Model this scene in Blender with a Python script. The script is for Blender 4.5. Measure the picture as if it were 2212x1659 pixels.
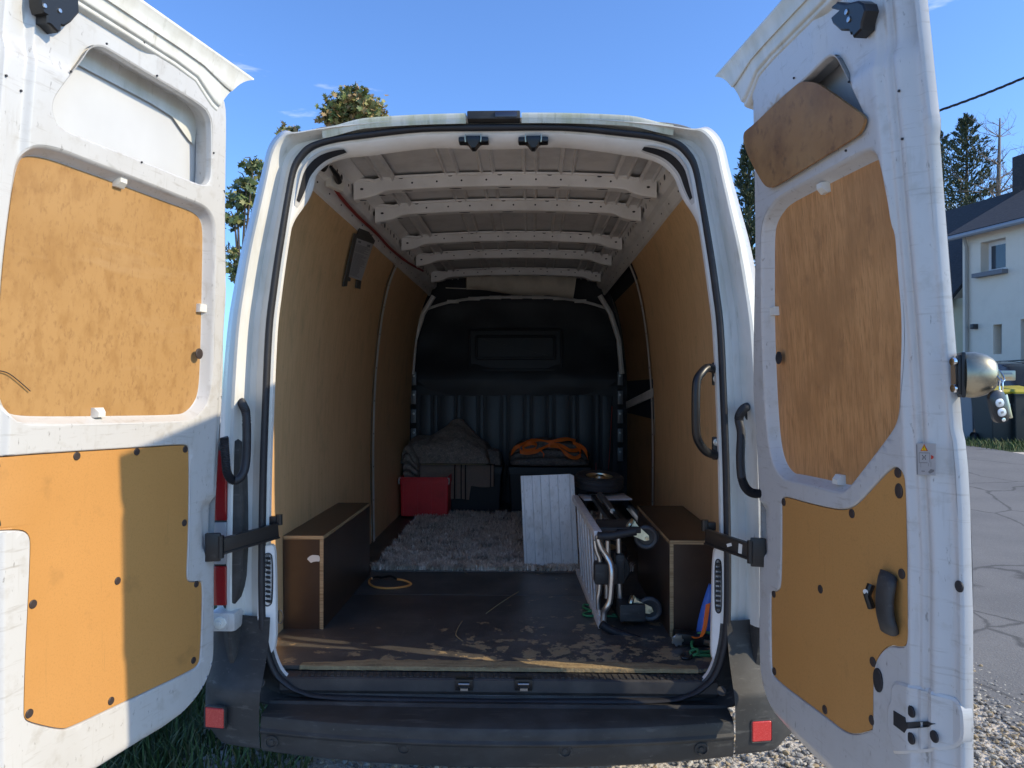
import bpy, bmesh, math, random
from mathutils import Vector, Matrix, noise, geometry
for o in list(bpy.data.objects): bpy.data.objects.remove(o)
random.seed(7)
S = bpy.context.scene
COL = S.collection
rad = math.radians
# ------------------------------------------------------------------ camera, sky, sun, exposure
CAM = Vector((.113, 0, 1.543)); YAW = rad(1.41); PITCH = rad(.31); F = 1570.0      # F in units of a 2212 px wide picture
cd = bpy.data.cameras.new('camera'); cam = bpy.data.objects.new('camera', cd); COL.objects.link(cam)
cam.location = CAM; cam.rotation_euler = (rad(90) + PITCH, 0, YAW)
cd.sensor_width = 36; cd.lens = 36 * F / 2212; cd.clip_end = 3000; cd.clip_start = .02
S.camera = cam
RM = (Matrix.Rotation(YAW, 3, 'Z') @ Matrix.Rotation(rad(90) + PITCH, 3, 'X'))
SUN_EL, SUN_AZ = 32.5, 103.5                   # azimuth clockwise from +Y
w = bpy.data.worlds.new('World'); S.world = w; w.use_nodes = True
nt = w.node_tree; nt.nodes.clear()
sky = nt.nodes.new('ShaderNodeTexSky'); sky.sky_type = 'NISHITA'; sky.sun_disc = False
sky.sun_elevation = rad(SUN_EL); sky.sun_rotation = rad(SUN_AZ); sky.altitude = 0; sky.air_density = 1.0; sky.dust_density = 1.0; sky.ozone_density = 3.0
tc = nt.nodes.new('ShaderNodeTexCoord')
mp = nt.nodes.new('ShaderNodeMapping'); mp.inputs['Scale'].default_value = (1.3, 1.3, 7.5); mp.inputs['Rotation'].default_value = (.12, -.16, .3)
mp.inputs['Location'].default_value = (.95, .4, .25)
nz = nt.nodes.new('ShaderNodeTexNoise'); nz.inputs['Scale'].default_value = 1.7; nz.inputs['Detail'].default_value = 7; nz.inputs['Roughness'].default_value = .6
rp = nt.nodes.new('ShaderNodeValToRGB'); rp.color_ramp.elements[0].position = .63; rp.color_ramp.elements[1].position = .88
rp.color_ramp.elements[1].color = (.55, .55, .55, 1)
mx = nt.nodes.new('ShaderNodeMixRGB'); mx.inputs['Color2'].default_value = (7.5, 8.0, 8.8, 1)
bg = nt.nodes.new('ShaderNodeBackground'); bg.inputs['Strength'].default_value = .15
wo = nt.nodes.new('ShaderNodeOutputWorld')
L = nt.links.new
L(tc.outputs['Generated'], mp.inputs['Vector']); L(mp.outputs['Vector'], nz.inputs['Vector']); L(nz.outputs['Fac'], rp.inputs['Fac'])
tint = nt.nodes.new('ShaderNodeMixRGB'); tint.blend_type = 'MULTIPLY'; tint.inputs['Fac'].default_value = 1; tint.inputs['Color2'].default_value = (.24, .50, .94, 1)
L(sky.outputs['Color'], tint.inputs['Color1']); L(tint.outputs['Color'], mx.inputs['Color1']); L(rp.outputs['Color'], mx.inputs['Fac']); L(mx.outputs['Color'], bg.inputs['Color']); L(bg.outputs['Background'], wo.inputs['Surface'])
sl = bpy.data.lights.new('sun', 'SUN'); sl.energy = 2.0; sl.angle = rad(.5); sl.color = (.76, .76, .76)
so = bpy.data.objects.new('sun', sl); COL.objects.link(so); so.location = (20, -5, 20)
ce = math.cos(rad(SUN_EL))
to_sun = Vector((math.sin(rad(SUN_AZ)) * ce, math.cos(rad(SUN_AZ)) * ce, math.sin(rad(SUN_EL))))
so.rotation_euler = (-to_sun).to_track_quat('-Z', 'Y').to_euler()
S.view_settings.view_transform = 'Standard'; S.view_settings.look = 'None'; S.view_settings.gamma = 1
S.view_settings.exposure = 1.47
S.view_settings.use_white_balance = True; S.view_settings.white_balance_temperature = 9900; S.view_settings.white_balance_tint = 8; S.view_settings.use_curve_mapping = False
S.render.engine = 'CYCLES'
S.cycles.max_bounces = 9; S.cycles.diffuse_bounces = 8; S.cycles.glossy_bounces = 2; S.cycles.transmission_bounces = 3

# ------------------------------------------------------------------ measuring helpers
def ray(px, py):
    return RM @ Vector(((px - 1106) / F, -(py - 829.5) / F, -1))
def at(px, py, Y):
    r = ray(px, py); return CAM + r * (Y / r.y)
def atz(px, py, z):
    r = ray(px, py); return CAM + r * ((z - CAM.z) / r.z)
def atx(px, py, X):
    r = ray(px, py); return CAM + r * ((X - CAM.x) / r.x)
ZO = {'1': (0, 0, .2976), '2': (0, 438.9, .2976), '3': (0, 877.8, .4707), '4': (548.6, 219.4, .2644), '5': (1042.3, 219.4, .2728),
      '6': (1536, 0, .3056), '7': (1536, 438.9, .3638), '8': (1536, 987.5, .4047), 'b': (823, 877.8, .2728), 'a': (823, 548.6, .2728),
      'c': (1097.2, 987.5, .2646), 'd': (411.4, 1042.3, .2646), 'e': (411.4, 1371.5, .310), 'f': (1042.3, 1316.6, .310), 'h': (1426.4, 713.2, .397)}
def zz(k, *pts):
    o = ZO[k]; return [(o[0] + x * o[2], o[1] + y * o[2]) for x, y in pts]

# ------------------------------------------------------------------ materials
MATS = {}
def M(name, base, rough=.5, metal=0, layers=(), bump=(), coat=0, spec=None, emit=None, extra=None):
    m = bpy.data.materials.new(name); m.use_nodes = True; t = m.node_tree; b = t.nodes['Principled BSDF']
    b.inputs['Base Color'].default_value = (*base, 1); b.inputs['Roughness'].default_value = rough; b.inputs['Metallic'].default_value = metal
    if coat: b.inputs['Coat Weight'].default_value = coat; b.inputs['Coat Roughness'].default_value = .12
    if spec is not None: b.inputs['Specular IOR Level'].default_value = spec
    tc = t.nodes.new('ShaderNodeTexCoord'); last = None
    for sc, col, lo, hi, amt in layers:
        mp = t.nodes.new('ShaderNodeMapping'); t.links.new(tc.outputs['Object'], mp.inputs['Vector'])
        mp.inputs['Scale'].default_value = sc if isinstance(sc, tuple) else (sc, sc, sc)
        mp.inputs['Location'].default_value = (random.random() * 9, random.random() * 9, random.random() * 9)
        n = t.nodes.new('ShaderNodeTexNoise'); n.inputs['Scale'].default_value = 1; n.inputs['Detail'].default_value = 4; n.inputs['Roughness'].default_value = .6
        t.links.new(mp.outputs['Vector'], n.inputs['Vector'])
        r = t.nodes.new('ShaderNodeMapRange'); r.inputs['From Min'].default_value = lo; r.inputs['From Max'].default_value = hi; r.inputs['To Max'].default_value = amt
        t.links.new(n.outputs['Fac'], r.inputs['Value'])
        x = t.nodes.new('ShaderNodeMixRGB'); x.inputs['Color2'].default_value = (*col, 1); t.links.new(r.outputs['Result'], x.inputs['Fac'])
        if last: t.links.new(last, x.inputs['Color1'])
        else: x.inputs['Color1'].default_value = (*base, 1)
        last = x.outputs['Color']
    if last: t.links.new(last, b.inputs['Base Color'])
    nrm = None
    for sc, st, di in bump:
        mp = t.nodes.new('ShaderNodeMapping'); t.links.new(tc.outputs['Object'], mp.inputs['Vector'])
        mp.inputs['Scale'].default_value = sc if isinstance(sc, tuple) else (sc, sc, sc)
        n = t.nodes.new('ShaderNodeTexNoise'); n.inputs['Scale'].default_value = 1; n.inputs['Detail'].default_value = 2
        t.links.new(mp.outputs['Vector'], n.inputs['Vector'])
        bp = t.nodes.new('ShaderNodeBump'); bp.inputs['Strength'].default_value = st; bp.inputs['Distance'].default_value = di
        t.links.new(n.outputs['Fac'], bp.inputs['Height'])
        if nrm: t.links.new(nrm, bp.inputs['Normal'])
        nrm = bp.outputs['Normal']
    if nrm: t.links.new(nrm, b.inputs['Normal'])
    if emit: b.inputs['Emission Color'].default_value = (*emit[0], 1); b.inputs['Emission Strength'].default_value = emit[1]
    if extra: extra(m, t, b, tc, last)
    MATS[name] = m
    return m
GR = (.45, .43, .40)
white = M('white_paint', (.54, .535, .525), .36, 0, [((3, 3, 2), (.45, .43, .40), .48, .78, .7), (20, (.42, .395, .36), .56, .72, .6), ((90, 90, 30), (.22, .205, .19), .65, .72, .75), ((9, 9, 90), (.34, .31, .275), .60, .74, .6), ((60, 60, 4), (.40, .375, .34), .60, .74, .5)], [(5, .05, .02)], coat=.25)
dirty = M('dirty_white_paint', (.68, .67, .63), .45, 0, [((9, 9, 1.5), (.42, .38, .29), .45, .75, .65), ((30, 30, 5), (.28, .25, .18), .6, .78, .6), (4, (.5, .52, .47), .5, .7, .5)], [(14, .08, .01)])
mossy = M('algae_stained_paint', (.62, .63, .56), .5, 0, [((14, 6, 3), (.36, .38, .20), .42, .66, .7), ((60, 20, 8), (.24, .25, .14), .55, .75, .6)], [(20, .06, .01)])
inner = M('interior_white_paint', (.80, .79, .765), .42, 0, [(5, (.50, .47, .43), .45, .75, .5), (40, (.30, .28, .26), .66, .8, .5)], [(6, .04, .01)])
skinin = M('roof_primer_paint', (.64, .63, .615), .55, 0, [(6, (.36, .34, .33), .45, .7, .5)])
ply_sun = M('worn_plywood', (.43, .232, .090), .55, 0, [((4, 4, 3), (.36, .18, .06), .42, .66, .75), ((22, 22, 14), (.32, .155, .052), .48, .68, .65), ((70, 70, 45), (.27, .13, .048), .54, .70, .6), ((1.5, 1.5, 9), (.46, .27, .125), .58, .67, .5), ((160, 160, 40), (.22, .11, .045), .62, .72, .55)], [(60, .06, .003)])
ply_red = M('reddish_plywood', (.64, .30, .122), .55, 0, [((50, 50, 4), (.50, .22, .082), .42, .66, .8), ((200, 200, 12), (.36, .15, .055), .50, .68, .75), ((6, 6, 4), (.42, .19, .075), .50, .68, .7), ((14, 14, 10), (.34, .155, .065), .58, .70, .6)], [(70, .06, .003)])
ply_wall = M('wall_plywood', (.74, .45, .235), .6, 0, [((2, 2, .9), (.64, .37, .18), .42, .68, .7), ((60, 60, 3), (.56, .32, .15), .46, .70, .6), ((7, 7, 5), (.48, .30, .155), .56, .74, .6), (60, (.26, .16, .08), .64, .74, .6)], [(50, .06, .003)])
mdf = M('hardboard', (.56, .262, .085), .5, 0, [(230, (.40, .185, .055), .5, .72, .5), ((2.5, 2.5, 2.5), (.50, .225, .066), .45, .72, .6), (8, (.30, .145, .05), .60, .76, .55), ((70, 70, 3), (.36, .18, .06), .64, .74, .4)], [(180, .06, .002)])
plyedge = M('plywood_edge', (.46, .31, .17), .7, 0, [((4, 4, 260), (.22, .13, .06), .45, .6, .8)])
boxbrown = M('brown_film_faced_ply', (.052, .029, .020), .34, 0, [(6, (.075, .045, .030), .45, .7, .7), (80, (.11, .08, .06), .68, .8, .4)], [(120, .05, .002)])
rubber = M('black_rubber', (.016, .017, .021), .55, 0, [(18, (.045, .045, .05), .55, .8, .6)])
plastic = M('bumper_plastic', (.027, .0265, .026), .6, 0, [((5, 5, 9), (.070, .069, .067), .45, .72, .8), ((8, 60, 60), (.11, .105, .095), .60, .72, .6), (90, (.15, .14, .125), .66, .76, .5)], [(260, .12, .002)])
blackm = M('black_painted_metal', (.012, .012, .013), .38, 0, [(30, (.05, .05, .05), .66, .8, .5)])
capm = M('dark_cap_plastic', (.045, .032, .03), .5)
steel = M('bare_steel', (.55, .54, .52), .3, 1)
zinc = M('zinc_plated_steel', (.62, .55, .40), .32, 1, [(30, (.4, .36, .28), .5, .7, .6)])
alu = M('worn_aluminium', (.78, .77, .76), .5, .15, [((30, 30, 8), (.60, .585, .56), .45, .7, .6), ((110, 110, 35), (.40, .37, .33), .56, .72, .6), ((14, 14, 9), (.50, .48, .44), .55, .7, .5)], [(60, .06, .002)])
tube_al = M('tube_aluminium', (.62, .62, .60), .28, .9, [(40, (.4, .38, .34), .6, .75, .6)])
redlens = M('red_lens', (.30, .008, .009), .15, 0, coat=.6)
reflect_red = M('red_reflector', (.62, .03, .028), .28, 0, [(300, (.75, .10, .09), .5, .6, .6)], [(300, .3, .002)], coat=.4)
clearlens = M('clear_lens', (.30, .30, .31), .15, 0, coat=.5)
clipw = M('cream_plastic', (.70, .68, .62), .5)
bulk = M('bulkhead_dark', (.022, .024, .028), .42, 0, [(7, (.034, .037, .042), .45, .72, .7), (60, (.06, .065, .07), .66, .78, .5)], [(3, .1, .02)])
bulk2 = M('bulkhead_moulding', (.012, .013, .018), .5, 0, [(8, (.022, .024, .03), .5, .75, .6)], [(4, .1, .02)])
redpl = M('red_crate_plastic', (.85, .035, .04), .38, 0, [(9, (.62, .024, .026), .45, .7, .6), (90, (.5, .12, .1), .68, .78, .4)])
blackbox = M('black_tote_plastic', (.014, .016, .020), .45)
wool = M('grey_wool', (.25, .205, .175), .95, 0, [(90, (.42, .36, .315), .5, .66, .8), (30, (.14, .115, .10), .48, .66, .7)], [(140, .7, .006)], spec=.1)
wool2 = M('charcoal_wool', (.19, .16, .145), .95, 0, [(90, (.33, .29, .265), .5, .66, .8), (25, (.11, .092, .083), .48, .66, .7)], [(140, .7, .006)], spec=.1)
card = M('cardboard', (.34, .24, .13), .85, 0, [(20, (.26, .18, .09), .5, .7, .6)])
orange = M('orange_webbing', (.95, .17, .02), .6, 0, [(60, (.8, .12, .015), .5, .7, .6)], [(200, .2, .002)])
orange_c = M('orange_bungee', (.85, .30, .08), .55)
green = M('green_bungee', (.01, .22, .085), .45)
bluebag = M('blue_plastic_bag', (.015, .16, .62), .4)
redcord = M('red_cord', (.33, .03, .024), .5)
foam = M('pale_foam', (.66, .60, .50), .8, 0, [(8, (.44, .38, .31), .45, .7, .6)])
paperm = M('paper', (.42, .42, .43), .7)
inkm = M('ink', (.17, .17, .185), .7)
tapem = M('grey_tape', (.075, .07, .062), .6)
brass = M('lock_brass', (.42, .36, .26), .34, .9, [(30, (.2, .17, .13), .5, .7, .6)])
chrome = M('chrome', (.8, .8, .8), .12, 1)
fobblack = M('fob_black', (.012, .012, .013), .28, 0, coat=.4)
fobsil = M('fob_silver', (.55, .56, .58), .35, .4)
rugbase = M('rug_backing', (.13, .105, .09), .95)
def floor_extra(m, t, b, tc, last):
    br = t.nodes.new('ShaderNodeTexBrick'); br.inputs['Scale'].default_value = 34; br.inputs['Mortar Size'].default_value = .012; br.inputs['Brick Width'].default_value = .42
    br.inputs['Row Height'].default_value = .42; br.inputs['Mortar Smooth'].default_value = .4; br.inputs['Color1'].default_value = (0, 0, 0, 1); br.inputs['Color2'].default_value = (0, 0, 0, 1); br.inputs['Mortar'].default_value = (1, 1, 1, 1)
    br.offset = .5
    t.links.new(tc.outputs['Object'], br.inputs['Vector'])
    n1 = t.nodes.new('ShaderNodeTexNoise'); n1.inputs['Scale'].default_value = 11; n1.inputs['Detail'].default_value = 8; n1.inputs['Roughness'].default_value = .68
    t.links.new(tc.outputs['Object'], n1.inputs['Vector'])
    # wear mask: bare wood where the film has gone, more so towards the loading edge
    sx = t.nodes.new('ShaderNodeSeparateXYZ'); t.links.new(tc.outputs['Object'], sx.inputs['Vector'])
    yr = t.nodes.new('ShaderNodeMapRange'); yr.inputs['From Min'].default_value = 2.54; yr.inputs['From Max'].default_value = 3.5; yr.inputs['To Min'].default_value = .115; yr.inputs['To Max'].default_value = -.02
    t.links.new(sx.outputs['Y'], yr.inputs['Value'])
    xr = t.nodes.new('ShaderNodeMapRange'); xr.inputs['From Min'].default_value = -.6; xr.inputs['From Max'].default_value = .3; xr.inputs['To Min'].default_value = -.05; xr.inputs['To Max'].default_value = .035
    t.links.new(sx.outputs['X'], xr.inputs['Value'])
    ad = t.nodes.new('ShaderNodeMath'); ad.operation = 'ADD'; t.links.new(n1.outputs['Fac'], ad.inputs[0]); t.links.new(yr.outputs['Result'], ad.inputs[1])
    ad3 = t.nodes.new('ShaderNodeMath'); ad3.operation = 'ADD'; t.links.new(ad.outputs[0], ad3.inputs[0]); t.links.new(xr.outputs['Result'], ad3.inputs[1])
    cell = t.nodes.new('ShaderNodeMixRGB'); cell.inputs['Color2'].default_value = (.13, .122, .112, 1); cf = t.nodes.new('ShaderNodeMath'); cf.operation = 'MULTIPLY'; cf.inputs[1].default_value = .45
    t.links.new(br.outputs['Color'], cf.inputs[0]); t.links.new(cf.outputs[0], cell.inputs['Fac']); t.links.new(last, cell.inputs['Color1']); last = cell.outputs['Color']
    sc = t.nodes.new('ShaderNodeMath'); sc.operation = 'MULTIPLY'; sc.inputs[1].default_value = -.055; t.links.new(br.outputs['Color'], sc.inputs[0])
    ad2 = t.nodes.new('ShaderNodeMath'); ad2.operation = 'ADD'; t.links.new(ad3.outputs[0], ad2.inputs[0]); t.links.new(sc.outputs[0], ad2.inputs[1])
    mr = t.nodes.new('ShaderNodeMapRange'); mr.inputs['From Min'].default_value = .638; mr.inputs['From Max'].default_value = .662; t.links.new(ad2.outputs[0], mr.inputs['Value'])
    x = t.nodes.new('ShaderNodeMixRGB'); x.inputs['Color2'].default_value = (.34, .245, .145, 1); t.links.new(last, x.inputs['Color1']); t.links.new(mr.outputs['Result'], x.inputs['Fac'])
    t.links.new(x.outputs['Color'], b.inputs['Base Color'])
    bp = t.nodes.new('ShaderNodeBump'); bp.inputs['Strength'].default_value = .45; bp.inputs['Distance'].default_value = .002; bp.invert = True
    t.links.new(br.outputs['Color'], bp.inputs['Height']); t.links.new(bp.outputs['Normal'], b.inputs['Normal'])
floorm = M('antislip_floor', (.056, .053, .051), .40, 0, [(7, (.105, .100, .094), .45, .72, .8), ((5, 160, 5), (.24, .21, .17), .63, .70, .55), ((160, 6, 5), (.22, .19, .155), .64, .71, .5), ((3, 2.2, 3), (.15, .13, .11), .5, .7, .5), (160, (.26, .24, .21), .68, .76, .5)], extra=floor_extra)
rawwood = M('frayed_wood_edge', (.34, .245, .135), .85, 0, [((12, 60, 60), (.17, .118, .064), .42, .68, .8), ((90, 90, 30), (.46, .37, .20), .55, .7, .5)], [(80, .5, .006)])
sillm = M('sill_tread', (.033, .033, .036), .5, 0, [(9, (.075, .072, .068), .45, .72, .7), (70, (.12, .11, .10), .66, .78, .5)], [(90, .1, .002)])

# ------------------------------------------------------------------ object helpers
def link(name, me, m, parent=None, kind=None, label=None):
    o = bpy.data.objects.new(name, me); COL.objects.link(o)
    if m is not None:
        for q in (m if isinstance(m, (list, tuple)) else [m]):
            me.materials.append(q)
    if parent is not None:
        o.parent = parent; o.matrix_parent_inverse = parent_inv(parent)
    if kind: o['kind'] = kind
    if label: o['label'] = label
    return o
def parent_inv(p):
    mw = Matrix.Translation(p.location) if p.type == 'EMPTY' else Matrix.Identity(4)
    return mw.inverted()
def obj(name, bm, m, parent=None, smooth=35, kind=None, label=None, recalc=True):
    if recalc: bmesh.ops.recalc_face_normals(bm, faces=bm.faces)
    me = bpy.data.meshes.new(name); bm.to_mesh(me); bm.free()
    if smooth:
        for p in me.polygons: p.use_smooth = True
        try: me.set_sharp_from_angle(angle=rad(smooth))
        except Exception: pass
    return link(name, me, m, parent, kind, label)
def tag(o, label, cat, group=None):
    o['label'] = label; o['category'] = cat
    if group: o['group'] = group
    return o
def thing(name, loc, label, cat, group=None):
    o = bpy.data.objects.new(name, None); COL.objects.link(o); o.location = loc; o.empty_display_size = .1
    return tag(o, label, cat, group)
def BM(): return bmesh.new()
def box(bm, a, b, mi=0, bev=0):
    x0, y0, z0 = a; x1, y1, z1 = b
    v = [bm.verts.new(p) for p in ((x0, y0, z0), (x1, y0, z0), (x1, y1, z0), (x0, y1, z0), (x0, y0, z1), (x1, y0, z1), (x1, y1, z1), (x0, y1, z1))]
    fs = [bm.faces.new([v[i] for i in q]) for q in ((0, 3, 2, 1), (4, 5, 6, 7), (0, 1, 5, 4), (1, 2, 6, 5), (2, 3, 7, 6), (3, 0, 4, 7))]
    for f in fs: f.material_index = mi
    if bev:
        es = list({e for f in fs for e in f.edges})
        r = bmesh.ops.bevel(bm, geom=es, offset=bev, segments=2, affect='EDGES', profile=.6)
        for f in r['faces']: f.material_index = mi
    return v
def obox(bm, c, ax, ay, az, hx, hy, hz, mi=0, bev=0):
    v = box(bm, (-hx, -hy, -hz), (hx, hy, hz), mi, bev) if not bev else None
    if bev:
        b2 = bmesh.new(); box(b2, (-hx, -hy, -hz), (hx, hy, hz), mi, bev)
        mpv = {q: bm.verts.new(Vector(c) + Vector(ax) * q.co.x + Vector(ay) * q.co.y + Vector(az) * q.co.z) for q in b2.verts}
        for f in b2.faces:
            g = bm.faces.new([mpv[q] for q in f.verts]); g.material_index = mi
        b2.free(); return
    for q in v:
        p = q.co.copy(); q.co = Vector(c) + Vector(ax) * p.x + Vector(ay) * p.y + Vector(az) * p.z
def frames(pts):
    T = []
    for i in range(len(pts)):
        a = pts[max(0, i - 1)]; b = pts[min(len(pts) - 1, i + 1)]; d = (Vector(b) - Vector(a)); T.append(d.normalized() if d.length > 1e-9 else Vector((0, 0, 1)))
    up = Vector((0, 0, 1)) if abs(T[0].z) < .9 else Vector((1, 0, 0))
    N = []; n = (up - T[0] * up.dot(T[0])).normalized()
    for t in T:
        n = (n - t * n.dot(t)); n = n.normalized() if n.length > 1e-6 else Vector((1, 0, 0)); N.append(n)
    return T, N
def tube(bm, pts, r, n=10, cap=True, mi=0, closed=False):
    pts = [Vector(p) for p in pts]; T, N = frames(pts); rings = []
    if closed:
        T[0] = T[-1] = (pts[1] - pts[-1]).normalized()
    for i, p in enumerate(pts):
        rr = r[i] if isinstance(r, (list, tuple)) else r; b = T[i].cross(N[i])
        rings.append([bm.verts.new(p + (N[i] * math.cos(a) + b * math.sin(a)) * rr) for a in [2 * math.pi * k / n for k in range(n)]])
    rng = range(len(rings)) if closed else range(len(rings) - 1)
    for i in rng:
        A = rings[i]; B = rings[(i + 1) % len(rings)]
        for k in range(n):
            f = bm.faces.new((A[k], A[(k + 1) % n], B[(k + 1) % n], B[k])); f.material_index = mi
    if cap and not closed:
        bm.faces.new(rings[0][::-1]).material_index = mi; bm.faces.new(rings[-1]).material_index = mi
def ribbon(bm, pts, wdir, wd, th=.0015, mi=0):
    pts = [Vector(p) for p in pts]; rings = []
    for i, p in enumerate(pts):
        W = Vector(wdir[i] if isinstance(wdir, list) else wdir).normalized() * wd / 2
        t = (pts[min(i + 1, len(pts) - 1)] - pts[max(i - 1, 0)]).normalized(); nn = t.cross(W).normalized() * th
        rings.append([bm.verts.new(p + W + nn), bm.verts.new(p - W + nn), bm.verts.new(p - W - nn), bm.verts.new(p + W - nn)])
    for A, B in zip(rings, rings[1:]):
        for k in range(4):
            bm.faces.new((A[k], A[(k + 1) % 4], B[(k + 1) % 4], B[k])).material_index = mi
    bm.faces.new(rings[0]); bm.faces.new(rings[-1][::-1])
def loft(bm, loops, closed=True, mi=0):
    V = [[bm.verts.new(p) for p in lp] for lp in loops]; n = len(V[0])
    for A, B in zip(V, V[1:]):
        for k in range(n if closed else n - 1):
            q = (A[k], A[(k + 1) % n], B[(k + 1) % n], B[k])
            try: bm.faces.new(q).material_index = mi
            except ValueError: pass
    return V
def spline(pts, n=6, closed=False):
    P = [Vector(p) for p in pts]; out = []; m = len(P)
    for i in range(m if closed else m - 1):
        g = (lambda j: P[j % m]) if closed else (lambda j: P[min(max(j, 0), m - 1)])
        a, b, c, d = g(i - 1), g(i), g(i + 1), g(i + 2)
        for k in range(n):
            t = k / n; out.append(.5 * ((2 * b) + (c - a) * t + (2 * a - 5 * b + 4 * c - d) * t * t + (3 * b - a - 3 * c + d) * t ** 3))
    if not closed: out.append(P[-1])
    return out
def chaikin(pts, it=2):
    P = [Vector((p[0], p[1])) for p in pts]
    for _ in range(it):
        q = []
        for i in range(len(P)):
            a, b = P[i], P[(i + 1) % len(P)]; q += [a * .75 + b * .25, a * .25 + b * .75]
        P = q
    return P
def area(P): return sum(P[i].x * P[(i + 1) % len(P)].y - P[(i + 1) % len(P)].x * P[i].y for i in range(len(P))) / 2
def offset(P, r):
    s = 1 if area(P) > 0 else -1; out = []
    for i in range(len(P)):
        a, b, c = P[i - 1], P[i], P[(i + 1) % len(P)]
        t = (c - a); t = t.normalized() if t.length > 1e-9 else Vector((1, 0))
        out.append(b + Vector((t.y, -t.x)) * s * r)
    return out
def sheet(loops, step=None, cuts=()):
    """flat 2-D sheet with holes, cut into a grid so that it can be bent"""
    bm = BM(); allp = [p for l in loops for p in l]
    V = [bm.verts.new((p.x, p.y, 0)) for p in allp]
    for t in geometry.tessellate_polygon([[Vector((p.x, p.y, 0)) for p in l] for l in loops]):
        try: bm.faces.new([V[i] for i in t])
        except ValueError: pass
    bmesh.ops.dissolve_limit(bm, angle_limit=.01, verts=bm.verts, edges=bm.edges) if not step else None
    if step:
        for ax in (0, 1):
            lo = min(p[ax] for p in allp); hi = max(p[ax] for p in allp); k = lo + step * .61
            while k < hi:
                co = [0, 0, 0]; no = [0, 0, 0]; co[ax] = k; no[ax] = 1
                bmesh.ops.bisect_plane(bm, geom=bm.verts[:] + bm.edges[:] + bm.faces[:], plane_co=co, plane_no=no); k += step
        for k in cuts: bmesh.ops.bisect_plane(bm, geom=bm.verts[:] + bm.edges[:] + bm.faces[:], plane_co=(k, 0, 0), plane_no=(1, 0, 0))
    return bm
def merge(dst, src):
    mpv = {v: dst.verts.new(v.co) for v in src.verts}
    for f in src.faces:
        try: dst.faces.new([mpv[v] for v in f.verts]).material_index = f.material_index
        except ValueError: pass
    src.free()
def sstep(a, b, x):
    t = min(1, max(0, (x - a) / (b - a))); return t * t * (3 - 2 * t)
def disc(bm, c, n, r, h, seg=16, dome=.3, ry=None, mi=0, up=None):
    n = Vector(n).normalized(); up = Vector(up or (0, 0, 1)); a = up.cross(n); a = a.normalized() if a.length > .05 else Vector((1, 0, 0)); b = n.cross(a); c = Vector(c); ry = ry or r
    lp = []
    for rr, hh in ((1, 0), (1, h * (1 - dome)), (.9, h * .95), (.5, h), (.05, h)):
        lp.append([c + (a * math.cos(k * 2 * math.pi / seg) * r + b * math.sin(k * 2 * math.pi / seg) * ry) * rr + n * hh for k in range(seg)])
    V = loft(bm, lp, mi=mi); bm.faces.new(V[-1]).material_index = mi

# ================================================================== GROUND
def gz(y): return .46 * sstep(4.5, 13.5, y)
def asphalt_extra(m, t, b, tc, last):
    n = t.nodes.new('ShaderNodeTexNoise'); n.inputs['Scale'].default_value = 1.1; n.inputs['Detail'].default_value = 5
    t.links.new(tc.outputs['Object'], n.inputs['Vector'])
    mxv = t.nodes.new('ShaderNodeMixRGB'); mxv.inputs['Fac'].default_value = .35; t.links.new(tc.outputs['Object'], mxv.inputs['Color1']); t.links.new(n.outputs['Color'], mxv.inputs['Color2'])
    v = t.nodes.new('ShaderNodeTexVoronoi'); v.feature = 'DISTANCE_TO_EDGE'; v.inputs['Scale'].default_value = .95
    t.links.new(mxv.outputs['Color'], v.inputs['Vector'])
    r = t.nodes.new('ShaderNodeMapRange'); r.inputs['From Min'].default_value = .003; r.inputs['From Max'].default_value = .014; r.inputs['To Min'].default_value = .55; r.inputs['To Max'].default_value = 0
    t.links.new(v.outputs['Distance'], r.inputs['Value'])
    x = t.nodes.new('ShaderNodeMixRGB'); x.inputs['Color2'].default_value = (.018, .018, .018, 1); t.links.new(last, x.inputs['Color1']); t.links.new(r.outputs['Result'], x.inputs['Fac'])
    t.links.new(x.outputs['Color'], b.inputs['Base Color'])
asphalt = M('cracked_asphalt', (.17, .165, .158), .85, 0, [(1.2, (.13, .128, .125), .42, .66, .8), (90, (.26, .25, .235), .55, .72, .7), (150, (.05, .05, .05), .55, .7, .6)], [(110, .6, .006)], extra=asphalt_extra)
soil = M('gravelly_soil', (.54, .475, .40), .95, 0, [(14, (.40, .365, .31), .45, .65, .8), (70, (.56, .52, .46), .55, .7, .7)], [(60, .8, .02)])
grassm = M('grass_ground', (.045, .07, .022), .95, 0, [(5, (.075, .085, .03), .45, .65, .8)], [(40, .8, .03)])
def ground_sheet(name, x0, x1, ys, dz, m):
    bm = BM(); rows = [[bm.verts.new((x, y, gz(y) + dz)) for x in (x0, x1)] for y in ys]
    for a, b in zip(rows, rows[1:]): bm.faces.new((a[0], a[1], b[1], b[0]))
    o = obj(name, bm, m); o['kind'] = 'structure'; return o
YS = [-60, -20, -5, 0, 2, 3, 4, 4.5, 5, 5.5, 6, 7, 8, 9, 10, 11, 12, 13, 14, 16, 20, 30, 60, 120, 400, 900]
pale = M('pale_bounce_ground', (.58, .50, .41), .95, 0, [(1.5, (.44, .41, .34), .42, .66, .8), (40, (.58, .54, .48), .55, .7, .6)], [(40, .6, .02)])  # wide ground lightened to throw more bounced light onto shaded sides
ground_sheet('ground', -700, 700, YS, -.008, pale)
ground_sheet('grass_verge', -3.4, -1.2, [2.3, 3, 4, 5, 6, 7, 8, 9, 10, 11, 12, 13, 14, 16, 20], -.004, grassm)
ground_sheet('grass_strip', 8.0, 13.5, [12.7, 13, 14, 15.4], -.004, grassm)
ground_sheet('gravel_verge', -1.25, 2.6, [y for y in YS if 2 <= y <= 20], -.002, soil)
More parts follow.
